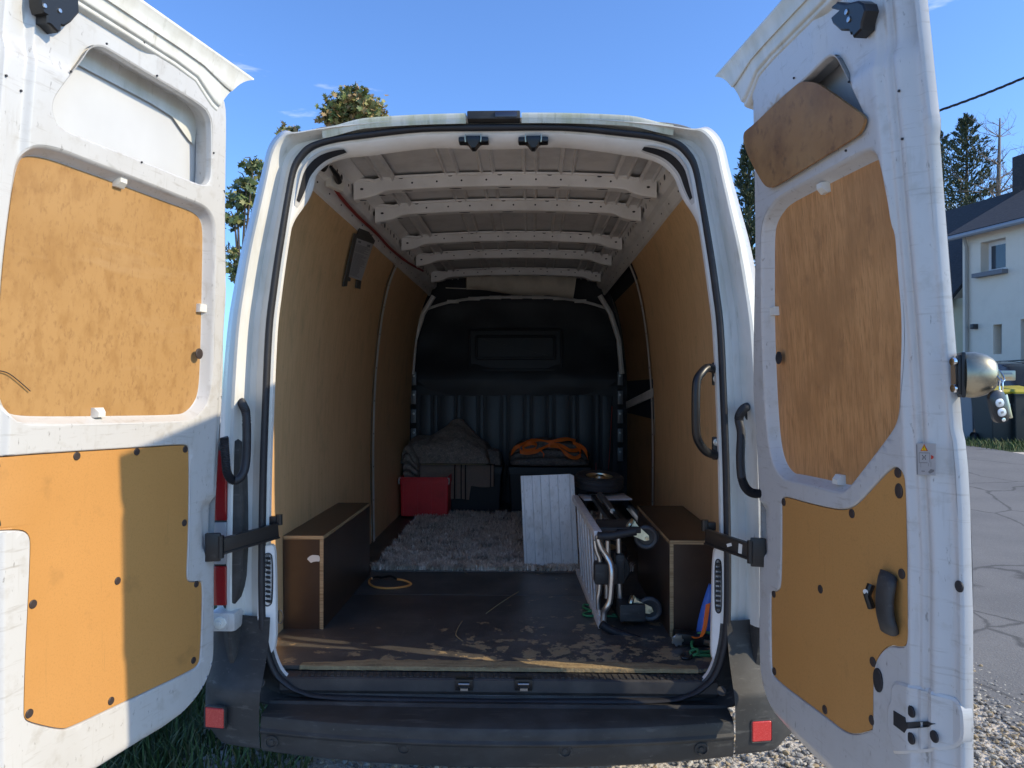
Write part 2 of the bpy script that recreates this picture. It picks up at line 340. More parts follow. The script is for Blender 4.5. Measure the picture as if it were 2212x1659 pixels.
ground_sheet('bounce_yard', -9, 2.6, [-20, -5, 0, 2], -.003, soil)  # unseen yard added behind the camera to bounce sunlight into the hold
# the road's edge towards the gravel is ragged
bm = BM(); prev = None; yy = -20.0
while yy < 60:
    e = 2.33 + .10 * (noise.noise((yy * 1.7, 3, 0)) + .5 * noise.noise((yy * 7, 8, 0)))
    row = [bm.verts.new((e, yy, gz(yy) + .006)), bm.verts.new((8.3, yy, gz(yy) + .006))]
    if prev: bm.faces.new((prev[0], prev[1], row[1], row[0]))
    prev = row; yy += .12 if 1 < yy < 14 else 1.0
road = obj('road', bm, asphalt); road['kind'] = 'structure'

# ================================================================== VAN
van = thing('van', (0, 4.5, 0), 'white cargo van seen into its empty-ish hold, both rear doors swung open', 'van')
PR = [((0, 2.440), (0, 2.478)), ((.25, 2.436), (.28, 2.475)), ((.47, 2.414), (.50, 2.462)), ((.56, 2.400), (.61, 2.452)), ((.627, 2.379), (.695, 2.447)), ((.665, 2.346), (.752, 2.458)),
      ((.692, 2.297), (.802, 2.405)), ((.712, 2.197), (.83, 2.30)), ((.730, 2.089), (.865, 2.17)), ((.747, 1.982), (.897, 2.05)), ((.762, 1.873), (.925, 1.91)), ((.777, 1.740), (.95, 1.75)),
      ((.788, 1.489), (.97, 1.5)), ((.796, 1.238), (.98, 1.24)), ((.80, .925), (.985, .925)), ((.797, .739), (.985, .74)), ((.783, .639), (.985, .64)), ((.757, .567), (.98, .56)),
      ((.719, .527), (.96, .49)), ((.665, .497), (.88, .45)), ((.542, .476), (.6, .42)), ((0, .464), (0, .41))]
sS = spline([(a[0], a[1], 0) for a, b in PR], 5); sO = spline([(b[0], b[1], 0) for a, b in PR], 5)
HALF = [(Vector((a.x, a.y)), Vector((b.x, b.y))) for a, b in zip(sS, sO)]
FULL = HALF + [(Vector((-a.x, a.y)), Vector((-b.x, b.y))) for a, b in HALF[-2:0:-1]]
VX = -.014
def ring(e=None, k=None, Y=2.5, dz=0):
    out = []
    Yf = Y
    for a, b in FULL:
        Y = Yf(a) if callable(Yf) else Yf
        p = a + (b - a) * k if k is not None else a + (b - a).normalized() * (e(a) if callable(e) else e)
        out.append(Vector((p.x + VX, Y, p.y + (dz * sstep(1.6, 2.4, p.y)))))
    return out
bm = BM()
loft(bm, [ring(e=-.020, Y=2.505), ring(e=0, Y=2.497), ring(e=.016, Y=2.50), ring(k=.24, Y=2.518), ring(k=.37, Y=2.518), ring(k=.42, Y=2.497), ring(k=.47, Y=2.470), ring(k=.52, Y=2.460), ring(k=.58, Y=2.461), ring(k=.61, Y=2.466), ring(k=.80, Y=2.512), ring(k=.985, Y=2.556), ring(k=1, Y=2.566),
          ring(k=1.005, Y=2.62, dz=.012), ring(k=1.005, Y=2.75, dz=.035), ring(k=1, Y=3.4, dz=.05), ring(k=1, Y=5, dz=.05), ring(k=1, Y=6.5, dz=.04)])
shell = obj('body_shell', bm, [white, dirty, plastic], van, 30)
for p in shell.data.polygons:                       # the door gutter is stained all round
    c = p.center
    if c.y < 2.519 and c.z < 2.47: p.material_index = 1
    if c.z < .735 and c.y < 2.6: p.material_index = 2
def tw(a): return .001 + .040 * sstep(2.10, 2.30, a.y) - .012 * sstep(.62, .40, a.x) * sstep(2.3, 2.36, a.y)
def ty(f):
    return lambda a: 2.505 + f * (.022 + .058 * sstep(2.10, 2.30, a.y))
bm = BM(); loft(bm, [ring(e=-.019, Y=2.5045), ring(e=lambda a: -.019 - tw(a) * .35, Y=ty(.1)), ring(e=lambda a: -.019 - tw(a) * .8, Y=ty(.55)), ring(e=lambda a: -.019 - tw(a), Y=ty(.85)), ring(e=lambda a: -.019 - tw(a) * .98, Y=ty(1)), ring(k=.55, Y=2.60)])
obj('door_frame_trim', bm, inner, van, 40)
# rubber seal (a bead on a flange)
bm = BM(); loft(bm, [ring(e=-.011, Y=2.502), ring(e=-.0125, Y=2.492), ring(e=-.009, Y=2.482), ring(e=0, Y=2.478), ring(e=.008, Y=2.482), ring(e=.0115, Y=2.492), ring(e=.009, Y=2.502)])
obj('door_seal', bm, rubber, van, 60)
# algae-stained roof rim strips and the high brake light
for x0, x1 in ((-.60, -.105), (.085, .60)):
    bm = BM(); n = 20; lp = []
    for i in range(n + 1):
        x = x0 + (x1 - x0) * i / n; zt = 2.4785 - .05 * (abs(x) / .62) ** 2.6 * .62
        f = sstep(.60, .44, abs(x)); zt -= .014 * (1 - f); yq = .012 * (1 - f)
        lp.append([Vector((x, 2.468 + yq, zt - .034)), Vector((x, 2.456 + yq, zt - .010)), Vector((x, 2.459 + yq, zt - .002)), Vector((x, 2.50, zt + .004)), Vector((x, 2.56, zt + .012))])
    loft(bm, lp, closed=False); obj('roof_rim_strip', bm, mossy, van, 50)
bm = BM(); box(bm, (-.10, 2.454, 2.455), (.08, 2.53, 2.483), bev=.004); hb = obj('high_brake_light', bm, plastic, van)
bm = BM(); box(bm, (-.005, 2.4495, 2.459), (.07, 2.4555, 2.478), bev=.002); obj('lens', bm, M('smoked_lens', (.03, .03, .05), .12, 0, coat=.6), hb)
# corner vents let into the trim
for s in (1, -1):
    bm = BM(); P = []
    idx = [i for i, (a, b) in enumerate(HALF) if a.y < 2.405 and a.y > 2.19 and a.x > .5]
    for j, i in enumerate(idx):
        a, b = HALF[i]; d = (b - a).normalized(); f = j / (len(idx) - 1); ww = .5 + .5 * math.sin(math.pi * min(1, max(0, f))) ** .5
        T = tw(a); c0 = a - d * (.019 + T * (.56 - .34 * ww)); c1 = a - d * (.019 + T * (.56 + .34 * ww))
        yf = lambda g: (ty(.1)(a) + (g - .35) / .45 * (ty(.55)(a) - ty(.1)(a)))
        P.append([Vector((s * c0.x + VX, yf(.56 - .34 * ww) - .004, c0.y)), Vector((s * c1.x + VX, yf(.56 + .34 * ww) - .004, c1.y))])
    loft(bm, P, closed=False); cv = obj('corner_vent', bm, M('vent_rim', (.55, .54, .52), .5) if 'vent_rim' not in MATS else MATS['vent_rim'], van)
    for f0, f1 in ((.04, .27), (.33, .62), (.70, .95)):
        bm = BM(); Q = []
        i0 = int(f0 * (len(P) - 1)); i1 = int(math.ceil(f1 * (len(P) - 1)))
        for a, b in P[i0:i1 + 1]:
            m0 = a.lerp(b, .24); m1 = a.lerp(b, .80); nn = Vector((0, -.0022, -.0008)); Q.append([m0 + nn, m1 + nn])
        loft(bm, Q, closed=False); obj('vent_slot', bm, rubber, cv)
# low pillar covers with their louvred vents
for s, ox, pts, vb in ((-1, 389, [(352, 700), (392, 690), (408, 702), (412, 800), (414, 1000), (413, 1138), (392, 1175), (366, 1216), (348, 1160), (341, 1060), (346, 850)], (361, 727, 403, 958)), (1, 1382.5, [(328, 703), (366, 712), (374, 760), (372, 900), (368, 1050), (356, 1195), (342, 1240), (326, 1205), (311, 1183), (314, 1050), (318, 850), (320, 760)], (324, 757, 355, 993))):
    q = [(ox + x * .5, 829.5 + y * .5) for x, y in pts]; YC = 2.508
    lp = chaikin([at(x, y, YC).xz for x, y in q], 2); bm = BM()
    tilt = lambda p, d: Vector((p[0], YC + d + (-.004 if 1 else 0) + s * (p[0] - s * .775) * -.35, p[1]))
    V = loft(bm, [[tilt(p, .022) for p in lp], [tilt(p, .003) for p in lp], [tilt(p, 0) for p in offset(lp, -.003)]]); bm.faces.new(V[-1]); pcv = obj('pillar_cover', bm, inner, van, 30)
    A = at(ox + vb[0] * .5, 829.5 + vb[1] * .5, YC - .004); B = at(ox + vb[2] * .5, 829.5 + vb[3] * .5, YC - .004); cx = (A.x + B.x) / 2; cz = (A.z + B.z) / 2; hx, hz = (B.x - A.x) / 2, (A.z - B.z) / 2
    vo = chaikin([(-hx, -hz * .8), (-hx * .5, -hz), (hx * .5, -hz), (hx, -hz * .8), (hx, hz * .8), (hx * .5, hz), (-hx * .5, hz), (-hx, hz * .8)], 2)
    bm = BM(); V = loft(bm, [[tilt((cx + p.x, cz + p.y), d) for p in offset(vo, o)] for d, o in ((.004, 0), (-.003, 0), (-.004, -.002), (.0, -.004))]); bm.faces.new(V[-1]); lv = obj('vent', bm, rubber, pcv, 30)
    for i in range(10):
        bm = BM(); zc = cz - hz * .80 + i * hz * 1.60 / 9; c = tilt((cx, zc), -.002)
        obox(bm, c, (1, -.35 * s * s, 0), (0, .8, .6), (0, -.6, .8), hx * .62, .003, .0045, bev=.001); obj('louvre', bm, plastic, lv)
# bump stop with ring below the left louvre, small slots in the trim
bm = BM(); c = at(*zz('d', (690, 1107))[0], 2.60); obox(bm, c, (1, 0, 0), (0, 1, 0), (0, 0, 1), .012, .012, .016, bev=.004)
tube(bm, [c + Vector((.020 + .011 * math.cos(a), -.006, .006 + .024 * math.sin(a))) for a in [k * math.pi / 8 for k in range(16)]], .003, 6, closed=True)
obj('tie_ring', bm, [steel], van)
# ------------------------------------------------------------------ hold: walls, roof, floor, bulkhead
WP = [(.893, .56), (.898, .9), (.898, 1.25), (.885, 1.6), (.850, 1.95), (.800, 2.2), (.735, 2.365)]
def wall_panel(s, y0, y1, name='wall_panel', m=ply_wall, z0=.56, z1=2.365, dx=0):
    pr = [p for p in spline([(a, b, 0) for a, b in WP], 6) if z0 - .001 <= p.y <= z1 + .001]
    bm = BM(); lp = []; n = max(2, int((y1 - y0) / .15))
    for i in range(n + 1):
        y = y0 + (y1 - y0) * i / n
        inn = [Vector((s * (p.x - dx + .004 * noise.noise((y * 1.3, p.y * 1.5, s))), y, p.y)) for p in pr]
        outr = [Vector((s * (p.x + .012 - dx), y, p.y)) for p in pr[::-1]]
        lp.append(inn + outr)
    V = loft(bm, lp)
    n2 = len(pr)
    for ends in (V[0], V[-1]):
        for k in range(n2 - 1): bm.faces.new((ends[k], ends[k + 1], ends[2 * n2 - 2 - k], ends[2 * n2 - 1 - k]))
    return obj(name, bm, m, van, 40)
wl1 = wall_panel(-1, 2.645, 4.60); wl2 = wall_panel(-1, 4.665, 6.12); wr1 = wall_panel(1, 2.645, 4.58)
for s in (-1, 1):                                        # perforated pillar strip between the panels
    bm = BM(); pr = spline([(a, b, 0) for a, b in WP], 5)
    y0 = 4.603 if s < 0 else 4.585
    loft(bm, [[Vector((s * (p.x - .010), y, p.y)) for p in pr] for y in (y0, y0 + .03, y0 + .058)], closed=False)
    for k in range(4, len(pr) - 2, 3):
        p = pr[k]; disc(bm, (s * (p.x - .0106), y0 + .03, p.y), (-s, 0, 0), .006, .001, 8, mi=1)
    obj('pillar_strip', bm, [inner, rubber], van)
# sliding door on the right: dark cavity, frame, two inset boards
bm = BM(); pr = [p for p in spline([(a, b, 0) for a, b in WP], 5)]
loft(bm, [[Vector((p.x + .045, y, p.y)) for p in pr] for y in (4.64, 5.2, 6.15)], closed=False)
sd = obj('sliding_door', bm, bulk2, van)
for z0, z1, y0, y1 in ((1.56, 2.26, 4.66, 6.0), (.60, 1.34, 4.66, 6.10)):
    pr2 = [p for p in spline([(a, b, 0) for a, b in WP], 8) if z0 <= p.y <= z1]
    bm = BM(); loft(bm, [[Vector((p.x + .028, y, p.y)) for p in pr2] for y in (y0, y1)], closed=False)
    r = bmesh.ops.solidify(bm, geom=bm.faces[:], thickness=.008); obj('inset_board', bm, M('dark_ply', (.58, .35, .18), .6, 0, [(9, (.46, .27, .135), .45, .7, .7)]) if 'dark_ply' not in MATS else MATS['dark_ply'], sd)
bm = BM()
for a, b, ww in (((.905, 4.66, 1.62), (.935, 4.75, 1.24), .05), ((.925, 4.70, 1.52), (.915, 6.05, 1.40), .06), ((.885, 4.68, 1.98), (.905, 5.9, 1.80), .05)):
    A = Vector(a); B = Vector(b); d = (B - A).normalized(); up = Vector((0, 0, 1)); up = (up - d * up.dot(d)).normalized(); n = d.cross(up)
    obox(bm, (A + B) / 2, d, up, n, (B - A).length / 2, ww / 2, .006, bev=.003)
obj('door_brace', bm, inner, sd)
# cant rails with their slots
for s in (-1, 1):
    bm = BM(); pr = [(.752, 2.330), (.738, 2.335), (.722, 2.385), (.700, 2.392), (.684, 2.412), (.680, 2.452), (.62, 2.478)]
    loft(bm, [[Vector((s * a, y, b)) for a, b in pr] for y in (2.62, 3.3, 4, 5, 6.2)], closed=False)
    y = 2.8; k = 0
    while y < 5.9:
        a = (.017, .012) if k % 3 == 0 else (.006, .006) if k % 3 == 1 else (.009, .014)
        disc(bm, (s * .6815, y, 2.432), (-s, 0, -.1), a[0], .001, 10, ry=a[1], mi=1)
        if k % 2 == 0: disc(bm, (s * .7296, y + .06, 2.360), (-s, 0, -.3), .008, .001, 8, ry=.004, mi=1)
        y += .07 + .05 * random.random(); k += 1
    obj('cant_rail', bm, [inner, rubber], van, 30)
# roof skin seen from below, with its pressed ribs
bm = BM(); pr = spline([(-.70, 2.455, 0), (-.60, 2.482, 0), (-.3, 2.499, 0), (0, 2.503, 0), (.3, 2.499, 0), (.60, 2.482, 0), (.70, 2.455, 0)], 5)
loft(bm, [[Vector((p.x, y, p.y + .004 * sstep(2.6, 3.2, y))) for p in pr] for y in (2.58, 2.8, 3.2, 4, 5, 6.3)], closed=False)
roof = obj('roof_skin', bm, skinin, van)
bows = [3.242, 3.69, 4.448, 5.02, 5.78]
spans = list(zip([2.66] + [b + .04 for b in bows], [b - .04 for b in bows] + [6.15]))
for y0, y1 in spans:
    for xc in (-.52, -.235, -.075, .115, .275, .52, .63):
        bm = BM(); hw = .022; zc = 2.505 - .056 * (abs(xc) / .7) ** 2.4
        prof = lambda y, sc: [Vector((xc - hw * 1.7, y, zc + .001)), Vector((xc - hw * 1.25, y, zc - .011 * sc)), Vector((xc - hw, y, zc - .012 * sc)), Vector((xc - hw * .8, y, zc - .002)), Vector((xc + hw * .8, y, zc - .002)), Vector((xc + hw, y, zc - .012 * sc)), Vector((xc + hw * 1.25, y, zc - .011 * sc)), Vector((xc + hw * 1.7, y, zc + .001))]
        loft(bm, [prof(y0, .15), prof(y0 + .05, 1), prof(y1 - .03, 1), prof(y1, 1.5)], closed=False); obj('roof_rib', bm, skinin, van, 30)
# transverse bows
BP = [(.672, 2.382, 2.462), (.60, 2.394, 2.462), (.575, 2.402, 2.458), (.535, 2.420, 2.470), (.50, 2.425, 2.474), (.25, 2.437, 2.485), (0, 2.441, 2.489)]
BPF = [(-a, b, c) for a, b, c in BP] + BP[-2::-1]
for i, yb in enumerate(bows):
    bm = BM(); rows = []
    for x, zb, zt in BPF:
        rows.append([Vector((x, yb - .045, zt + .008)), Vector((x, yb - .043, zt)), Vector((x, yb - .030, zt - .003)), Vector((x, yb - .027, zb + .005)), Vector((x, yb - .022, zb)), Vector((x, yb + .03, zb)), Vector((x, yb + .034, zb + .005)), Vector((x, yb + .036, zt)), Vector((x, yb + .05, zt + .006))])
    loft(bm, rows, closed=False)
    for k in range(9):
        x = -.44 + k * .11; z = 2.441 - .016 * (x / .5) ** 2
        disc(bm, (x + .03, yb - .0292, z + .026), (0, -1, .05), .0045, .0012, 8, mi=1)
        if k % 2 == 0: disc(bm, (x, yb + .004, z - .0008), (0, 0, -1), .028, .001, 12, ry=.006, mi=1, up=(0, 1, 0)); disc(bm, (x - .02, yb - .036, z + .0465), (0, -1, -1), .011, .001, 8, ry=.005, mi=1)
    for s in (-1, 1):
        disc(bm, (s * .635, yb - .0292, 2.428), (0, -1, 0), .008, .0015, 8, ry=.005, mi=1); disc(bm, (s * .555, yb + .004, 2.4085), (0, 0, -1), .02, .001, 10, ry=.006, mi=1, up=(0, 1, 0)); disc(bm, (s * .64, yb + .004, 2.3865), (0, 0, -1), .02, .001, 10, ry=.006, mi=1, up=(0, 1, 0))
    obj('roof_bow', bm, [inner, rubber], van, 28)
# floor boards
for y0, y1 in ((2.562, 3.448), (3.453, 6.2)):
    bm = BM(); box(bm, (-.90, y0, .545), (.90, y1, .56), bev=.0015); obj('floor_board', bm, floorm, van)
bm = BM(); n = 150; top = []; bot = []                    # torn, frayed strip along the loading edge
lp = []
for i in range(n + 1):
    x = -.70 + 1.40 * i / n; e = 2.622 + .014 * noise.noise((x * 6, 0, 1)) + .010 * noise.noise((x * 23, 0, 5)) - .03 * sstep(.45, .7, abs(x)); f = 2.5515 + .003 * noise.noise((x * 30, 2, 2))
    lp.append([Vector((x, f, .549)), Vector((x, f + .001, .5625 + .001 * noise.noise((x * 40, 0, 0)))), Vector((x, (e + f) / 2, .5640 + .0015 * noise.noise((x * 50, 1, 0)))), Vector((x, e, .5603))])
loft(bm, lp, closed=False); obj('frayed_edge', bm, rawwood, van)
# sill with its slanted treads
bm = BM(); pr = [(2.553, .5445), (2.505, .5425), (2.498, .538), (2.496, .500), (2.503, .488), (2.53, .47)]
loft(bm, [[Vector((x, y, z)) for y, z in pr] for x in (-.752, -.3, 0, .3, .752)], closed=False)
sill = obj('sill_plate', bm, sillm, van, 30)
for i in range(62):
    x = -.70 + i * .0228
    if abs(x - .06) < .03 or abs(x + .148) < .03: continue
    bm = BM(); V = [(x, 2.548), (x + .013, 2.548), (x + .020, 2.509), (x + .007, 2.509)]; j = .0003 * (i % 5)
    lp = [[Vector((a, b, .5435)) for a, b in V], [Vector((a + (.0015 if q in (0, 3) else -.0015), b, .5472 - j)) for q, (a, b) in enumerate(V)]]
    W = loft(bm, lp); bm.faces.new(W[-1]); obj('tread', bm, sillm, sill, 0)
for px in (1003, 1131):
    c = at(px, 1478, 2.497); bm = BM(); box(bm, (c.x - .030, 2.486, c.z - .018), (c.x + .030, 2.515, c.z + .020), bev=.003)
    st = obj('latch_well', bm, blackm, van); bm = BM(); tube(bm, [c + Vector(q) for q in ((-.018, -.014, -.004), (-.018, -.020, .008), (.018, -.020, .008), (.018, -.014, -.004))], .003, 8); box(bm, (c.x - .012, c.y - .018, c.z - .016), (c.x + .014, c.y - .012, c.z - .008)); obj('striker', bm, steel, st)
# header strikers
for px in (1023, 1152):
    c = at(px, 303, 2.512); c.y = 2.53 - .023; bm = BM()
    box(bm, (c.x - .052, 2.502, c.z - .008), (c.x + .052, 2.545, c.z + .010), bev=.005); box(bm, (c.x - .026, 2.494, c.z - .010), (c.x + .026, 2.545, c.z + .011), bev=.004)
    lp = [[Vector((c.x - .022, 2.492, c.z - .008)), Vector((c.x + .022, 2.492, c.z - .008)), Vector((c.x + .022, 2.545, c.z - .008)), Vector((c.x - .022, 2.545, c.z - .008))], [Vector((c.x - .006, 2.496, c.z - .030)), Vector((c.x + .006, 2.496, c.z - .030)), Vector((c.x + .006, 2.54, c.z - .030)), Vector((c.x - .006, 2.54, c.z - .030))]]
    V = loft(bm, lp); bm.faces.new(V[-1]); hs = obj('header_striker', bm, blackm, van)
    for s in (-1, 1):
        bm = BM(); tube(bm, [c + Vector((s * .026, -.018, .012)), c + Vector((s * .0275, -.02, 0)), c + Vector((s * .026, -.018, -.014))], .0025, 6); obj('spring_clip', bm, zinc, hs)
# bulkhead: ribbed lower sheet, moulded upper half with a raised blanked window
bm = BM(); box(bm, (-.86, 6.20, .56), (.86, 6.22, 1.56)); bk = obj('bulkhead', bm, bulk2, van)
gx = [at(*zz('a', (q, 1200))[0], 6.2).x for q in (300, 405, 458, 588, 641, 768, 822, 953, 1007, 1138, 1192, 1318, 1372, 1503, 1557, 1688, 1742, 1840)]
for a, b in zip(gx, gx[1:]):
    bm = BM(); zt = 1.475 + .01 * random.random(); box(bm, (a + .010, 6.182, .562), (b - .010, 6.199, zt), bev=.005)
    for v in bm.verts: v.co.y += .003 * noise.noise(v.co * 4)
    obj('pressed_panel', bm, bulk, bk)
bm = BM(); P = chaikin([(-.87, 1.45), (.87, 1.45), (.86, 1.9), (.83, 2.08), (.70, 2.24), (.5, 2.285), (-.5, 2.285), (-.70, 2.24), (-.83, 2.08), (-.86, 1.9)], 2)
b2 = sheet([P], .06)
for v in b2.verts:
    x, z = v.co.x, v.co.y; v.co = Vector((x, 6.205 + .10 * sstep(1.45, 2.25, z) - .03 * math.exp(-((z - 1.62) / .12) ** 2) + .015 * noise.noise((x * 4, z * 4, 1)), z))
merge(bm, b2); obj('upper_moulding', bm, bulk2, bk, 60)
for (xa, xb, za, zb, dy, m) in ((-.42, .40, 1.68, 2.06, .03, bulk2), (-.36, .34, 1.78, 2.00, .045, bulk2)):
    bm = BM(); pts = chaikin([(xa, za), (xa * .8, za), (xb * .8, za), (xb, za), (xb, za * .7 + zb * .3), (xb, za * .3 + zb * .7), (xb, zb), (xb * .8, zb), (xa * .8, zb), (xa, zb), (xa, za * .3 + zb * .7), (xa, za * .7 + zb * .3)], 2); yb = 6.265
    lp = [[Vector((q.x, yb - .005 + (q.y - 1.9) * .10 - d, q.y)) for q in offset(pts, o)] for d, o in ((0, .0), (dy, -.004), (dy + .004, -.010), (dy + .004, -.022), (dy - .004, -.028))]
    V = loft(bm, lp); bm.faces.new(V[-1]); obj('window_blank', bm, m, bk)
bm = BM(); box(bm, (-.99, 6.32, .5), (.99, 6.34, 2.55)); obj('cab_wall', bm, bulk2, van)
# header above the bulkhead, with its tabs, and white posts beside it with bolts
bm = BM(); lp = []
for i in range(25):
    x = -.80 + 1.6 * i / 24; z = 2.315 - .115 * (abs(x) / .8) ** 3
    lp.append([Vector((x, 6.17, z - .012)), Vector((x, 6.165, z)), Vector((x, 6.17, z + .012)), Vector((x, 6.30, z + .02))])
loft(bm, lp, closed=False); obj('cab_header', bm, [MATS['roof_primer_paint']], bk)
for k in range(7):
    x = -.54 + k * .18; z = 2.315 - .115 * (abs(x) / .8) ** 3; bm = BM(); box(bm, (x - .05, 6.150, z - .018), (x + .05, 6.164, z + .012), bev=.003); obj('header_tab', bm, MATS['roof_primer_paint'], bk)
for s in (-1, 1):
    for k, z in enumerate((.98, 1.14, 1.30, 1.46, 1.62)):
        bm = BM(); box(bm, (s * .875 - .022, 6.14, z - .055), (s * .875 + .022, 6.16, z + .06), bev=.003); pb = obj('post_bracket', bm, M('bracket_grey', (.17, .175, .185), .4, .3) if 'bracket_grey' not in MATS else MATS['bracket_grey'], bk)
        bm = BM(); disc(bm, (s * .872, 6.140, z + .025), (0, -1, 0), .010, .006, 8); obj('bolt', bm, steel, pb)
    bm = BM(); tube(bm, [(s * .885, 6.12, 1.66), (s * .86, 6.12, 1.95), (s * .79, 6.12, 2.17), (s * .70, 6.12, 2.32)], .022, 8); obj('cab_post', bm, inner, bk)
# wheel-arch boxes: film-faced boards with bare edges
for nm, (x0, x1, y0, y1) in (('l', (-.893, -.728, 2.945, 3.80)), ('r', (.665, .893, 2.89, 3.74))):
    s = 1 if nm == 'r' else -1; zt = .94; xi = x1 if s < 0 else x0; xo = x0 if s < 0 else x1; T = .015
    bm = BM(); a, b = sorted((xi, xi + s * T)); box(bm, (a, y0, .5605), (b, y1, zt - T - .0005)); wb = obj('wheel_arch_box', bm, [boxbrown, plyedge], van, 0)
    for p in wb.data.polygons:
        if abs(p.normal.y) > .5: p.material_index = 1
    bm = BM(); a, b = sorted((xi + s * (T + .0005), xo)); box(bm, (a, y0 + .002, .5605), (b, y0 + .017, zt - T - .0005)); obj('end_board', bm, boxbrown, wb, 0)
    bm = BM(); a, b = sorted((xi, xo)); box(bm, (a, y0, zt - T), (b, y1, zt)); lb = obj('lid_board', bm, [boxbrown, plyedge], wb, 0)
    for p in lb.data.polygons:
        if abs(p.normal.z) < .5: p.material_index = 1
bm = BM(); c = at(*zz('d', (1010, 620))[0], 2.9455); pts = chaikin([at(*q, 2.9455).xz for q in zz('d', (950, 622), (985, 592), (1020, 592), (1055, 598), (1058, 645), (1030, 643), (1000, 648), (985, 657), (968, 640))], 1)
V = loft(bm, [[Vector((p[0], 2.9465, p[1])) for p in pts], [Vector((p[0], 2.944, p[1])) for p in pts]]); bm.faces.new(V[-1]); obj('label_scrap', bm, clipw, van, 0)
# ------------------------------------------------------------------ bumper
bm = BM(); pr = [(2.497, .472), (2.470, .474), (2.452, .478), (2.44, .470), (2.40, .468), (2.36, .466), (2.325, .463), (2.314, .458), (2.309, .448), (2.307, .424), (2.300, .416), (2.300, .412), (2.308, .402), (2.312, .36), (2.318, .345), (2.335, .334), (2.40, .33)]
xs = [-.775, -.6, -.3, 0, .3, .6, .775]
loft(bm, [[Vector((x, y + .075 * (abs(x) / .78) ** 2.2 * sstep(2.49, 2.33, y), z - .008 * (1 - (x / .78) ** 2) * (1 if z < .4 else 0))) for y, z in pr] for x in spline([(q, 0, 0) for q in xs], 4) for x in [x.x]], closed=False)
bp = obj('bumper_step', bm, plastic, van, 30)
for px, py in zz('e', (565, 745), (1487, 787)) + zz('f', (575, 985), (1525, 972)):
    c = at(px, py, 2.31); c = at(px, py, 2.309 + .075 * (abs(c.x) / .78) ** 2.2); bm = BM(); lp = []
    for r, d in ((.024, .001), (.0225, -.004), (.018, -.0045), (.0165, .001), (.009, .001), (.0075, -.003), (.001, -.003)):
        lp.append([c + Vector((r * math.cos(k * math.pi / 10), d, r * .9 * math.sin(k * math.pi / 10))) for k in range(20)])
    loft(bm, lp); obj('sensor_boss', bm, plastic, bp)
for s in (-1, 1):
    # corner mouldings: swept round from the rear to the flank, hollowed above
    prz = spline([(.345, .03, 0), (.352, .008, 0), (.40, 0, 0), (.45, 0, 0), (.525, .006, 0), (.555, .022, 0), (.60, .050, 0), (.65, .076, 0), (.70, .092, 0), (.755, .100, 0)], 3)
    path = [(.779, 2.380, 0), (.84, 2.392, 0), (.90, 2.408, .0), (.95, 2.428, .25), (.985, 2.455, .55), (1.008, 2.49, .8), (1.018, 2.54, 1), (1.02, 2.68, 1), (1.02, 3.1, 1)]
    path = spline(path, 4); lp = []
    for q in path:
        row = []
        for z, i, _ in prz:
            zz_ = z + .035 * sstep(.0, .45, q.z) * sstep(.45, .345, z) - .0 ; fl = 1 - q.z
            row.append(Vector((s * (q.x - i * .30 * q.z), q.y + i * fl, zz_)))
        lp.append(row)
    bm = BM(); loft(bm, lp, closed=False); bc = obj('bumper_corner', bm, plastic, van, 50)
    pc = zz('e', (172, 575))[0] if s < 0 else zz('f', (1942, 845))[0]
    c = at(*pc, 2.398); t = Vector((s * .985, .17, 0)).normalized(); out = Vector((s * .17, -.985, 0))
    bm = BM(); pts = chaikin([(-.034, -.033), (-.02, -.033), (.02, -.033), (.034, -.033), (.034, -.02), (.034, .02), (.034, .033), (.02, .033), (-.02, .033), (-.034, .033), (-.034, .02), (-.034, -.02)], 2)
    lp = [[c + t * q.x + Vector((0, 0, q.y)) + out * d for q in offset(pts, o)] for d, o in ((-.008, .005), (.004, .005), (.005, .002), (.003, 0), (.006, -.003))]
    V = loft(bm, lp); bm.faces.new(V[-1]); f0 = len(bm.faces)
    bm.faces.ensure_lookup_table(); rf = obj('reflector', bm, [plastic, reflect_red], bc, 40)
    n = len(pts)
    for p in rf.data.polygons: p.material_index = 1 if (p.center - (c + out * .004)).dot(out) > -.0008 and p.index >= 3 * n else 0
    bm = BM(); cc = at(*(zz('e', (487, 340))[0] if s < 0 else zz('f', (1665, 570))[0]), 2.42); disc(bm, cc + Vector((0, .0, 0)), (0, -.7, .7), .016, .006, 12); obj('screw_cap', bm, plastic, bc)
# ------------------------------------------------------------------ tail lamps, brackets, conduits, handles, check straps
for s in (-1, 1):
    bm = BM(); zt, zb = 1.385, .785
    out = chaikin([(s * .868, zb), (s * .975, zb), (s * .98, zt - .02), (s * .90, zt), (s * .872, zt - .05)], 2)
    lp = [[Vector((q.x, y, q.y)) for q in offset(out, o)] for y, o in ((2.55, 0), (2.475, 0), (2.468, -.005), (2.465, -.010))]
    V = loft(bm, lp); bm.faces.new(V[-1]); tl = obj('tail_lamp', bm, plastic, van)
    for nm, a, b, m in (('red_lens', 1.09, 1.33, redlens), ('clear_lens', .94, 1.085, clearlens), ('red_lens', .80, .935, redlens)):
        bm = BM(); xa, xb = sorted((s * .922, s * .978)); box(bm, (xa, 2.456, a), (xb, 2.472, b), bev=.006); obj(nm, bm, m, tl)
    bm = BM(); xa, xb = sorted((s * .885, s * .978)); box(bm, (xa, 2.44, .715), (xb, 2.54, .782), bev=.014); lb = obj('lamp_bracket', bm, white, van)
    bm = BM(); disc(bm, (s * .935, 2.441, .748), (0, -1, 0), .022, .008, 8, ry=.022); disc(bm, (s * .935, 2.434, .748), (0, -1, 0), .009, .012, 8); obj('buffer_nut', bm, clipw, lb)
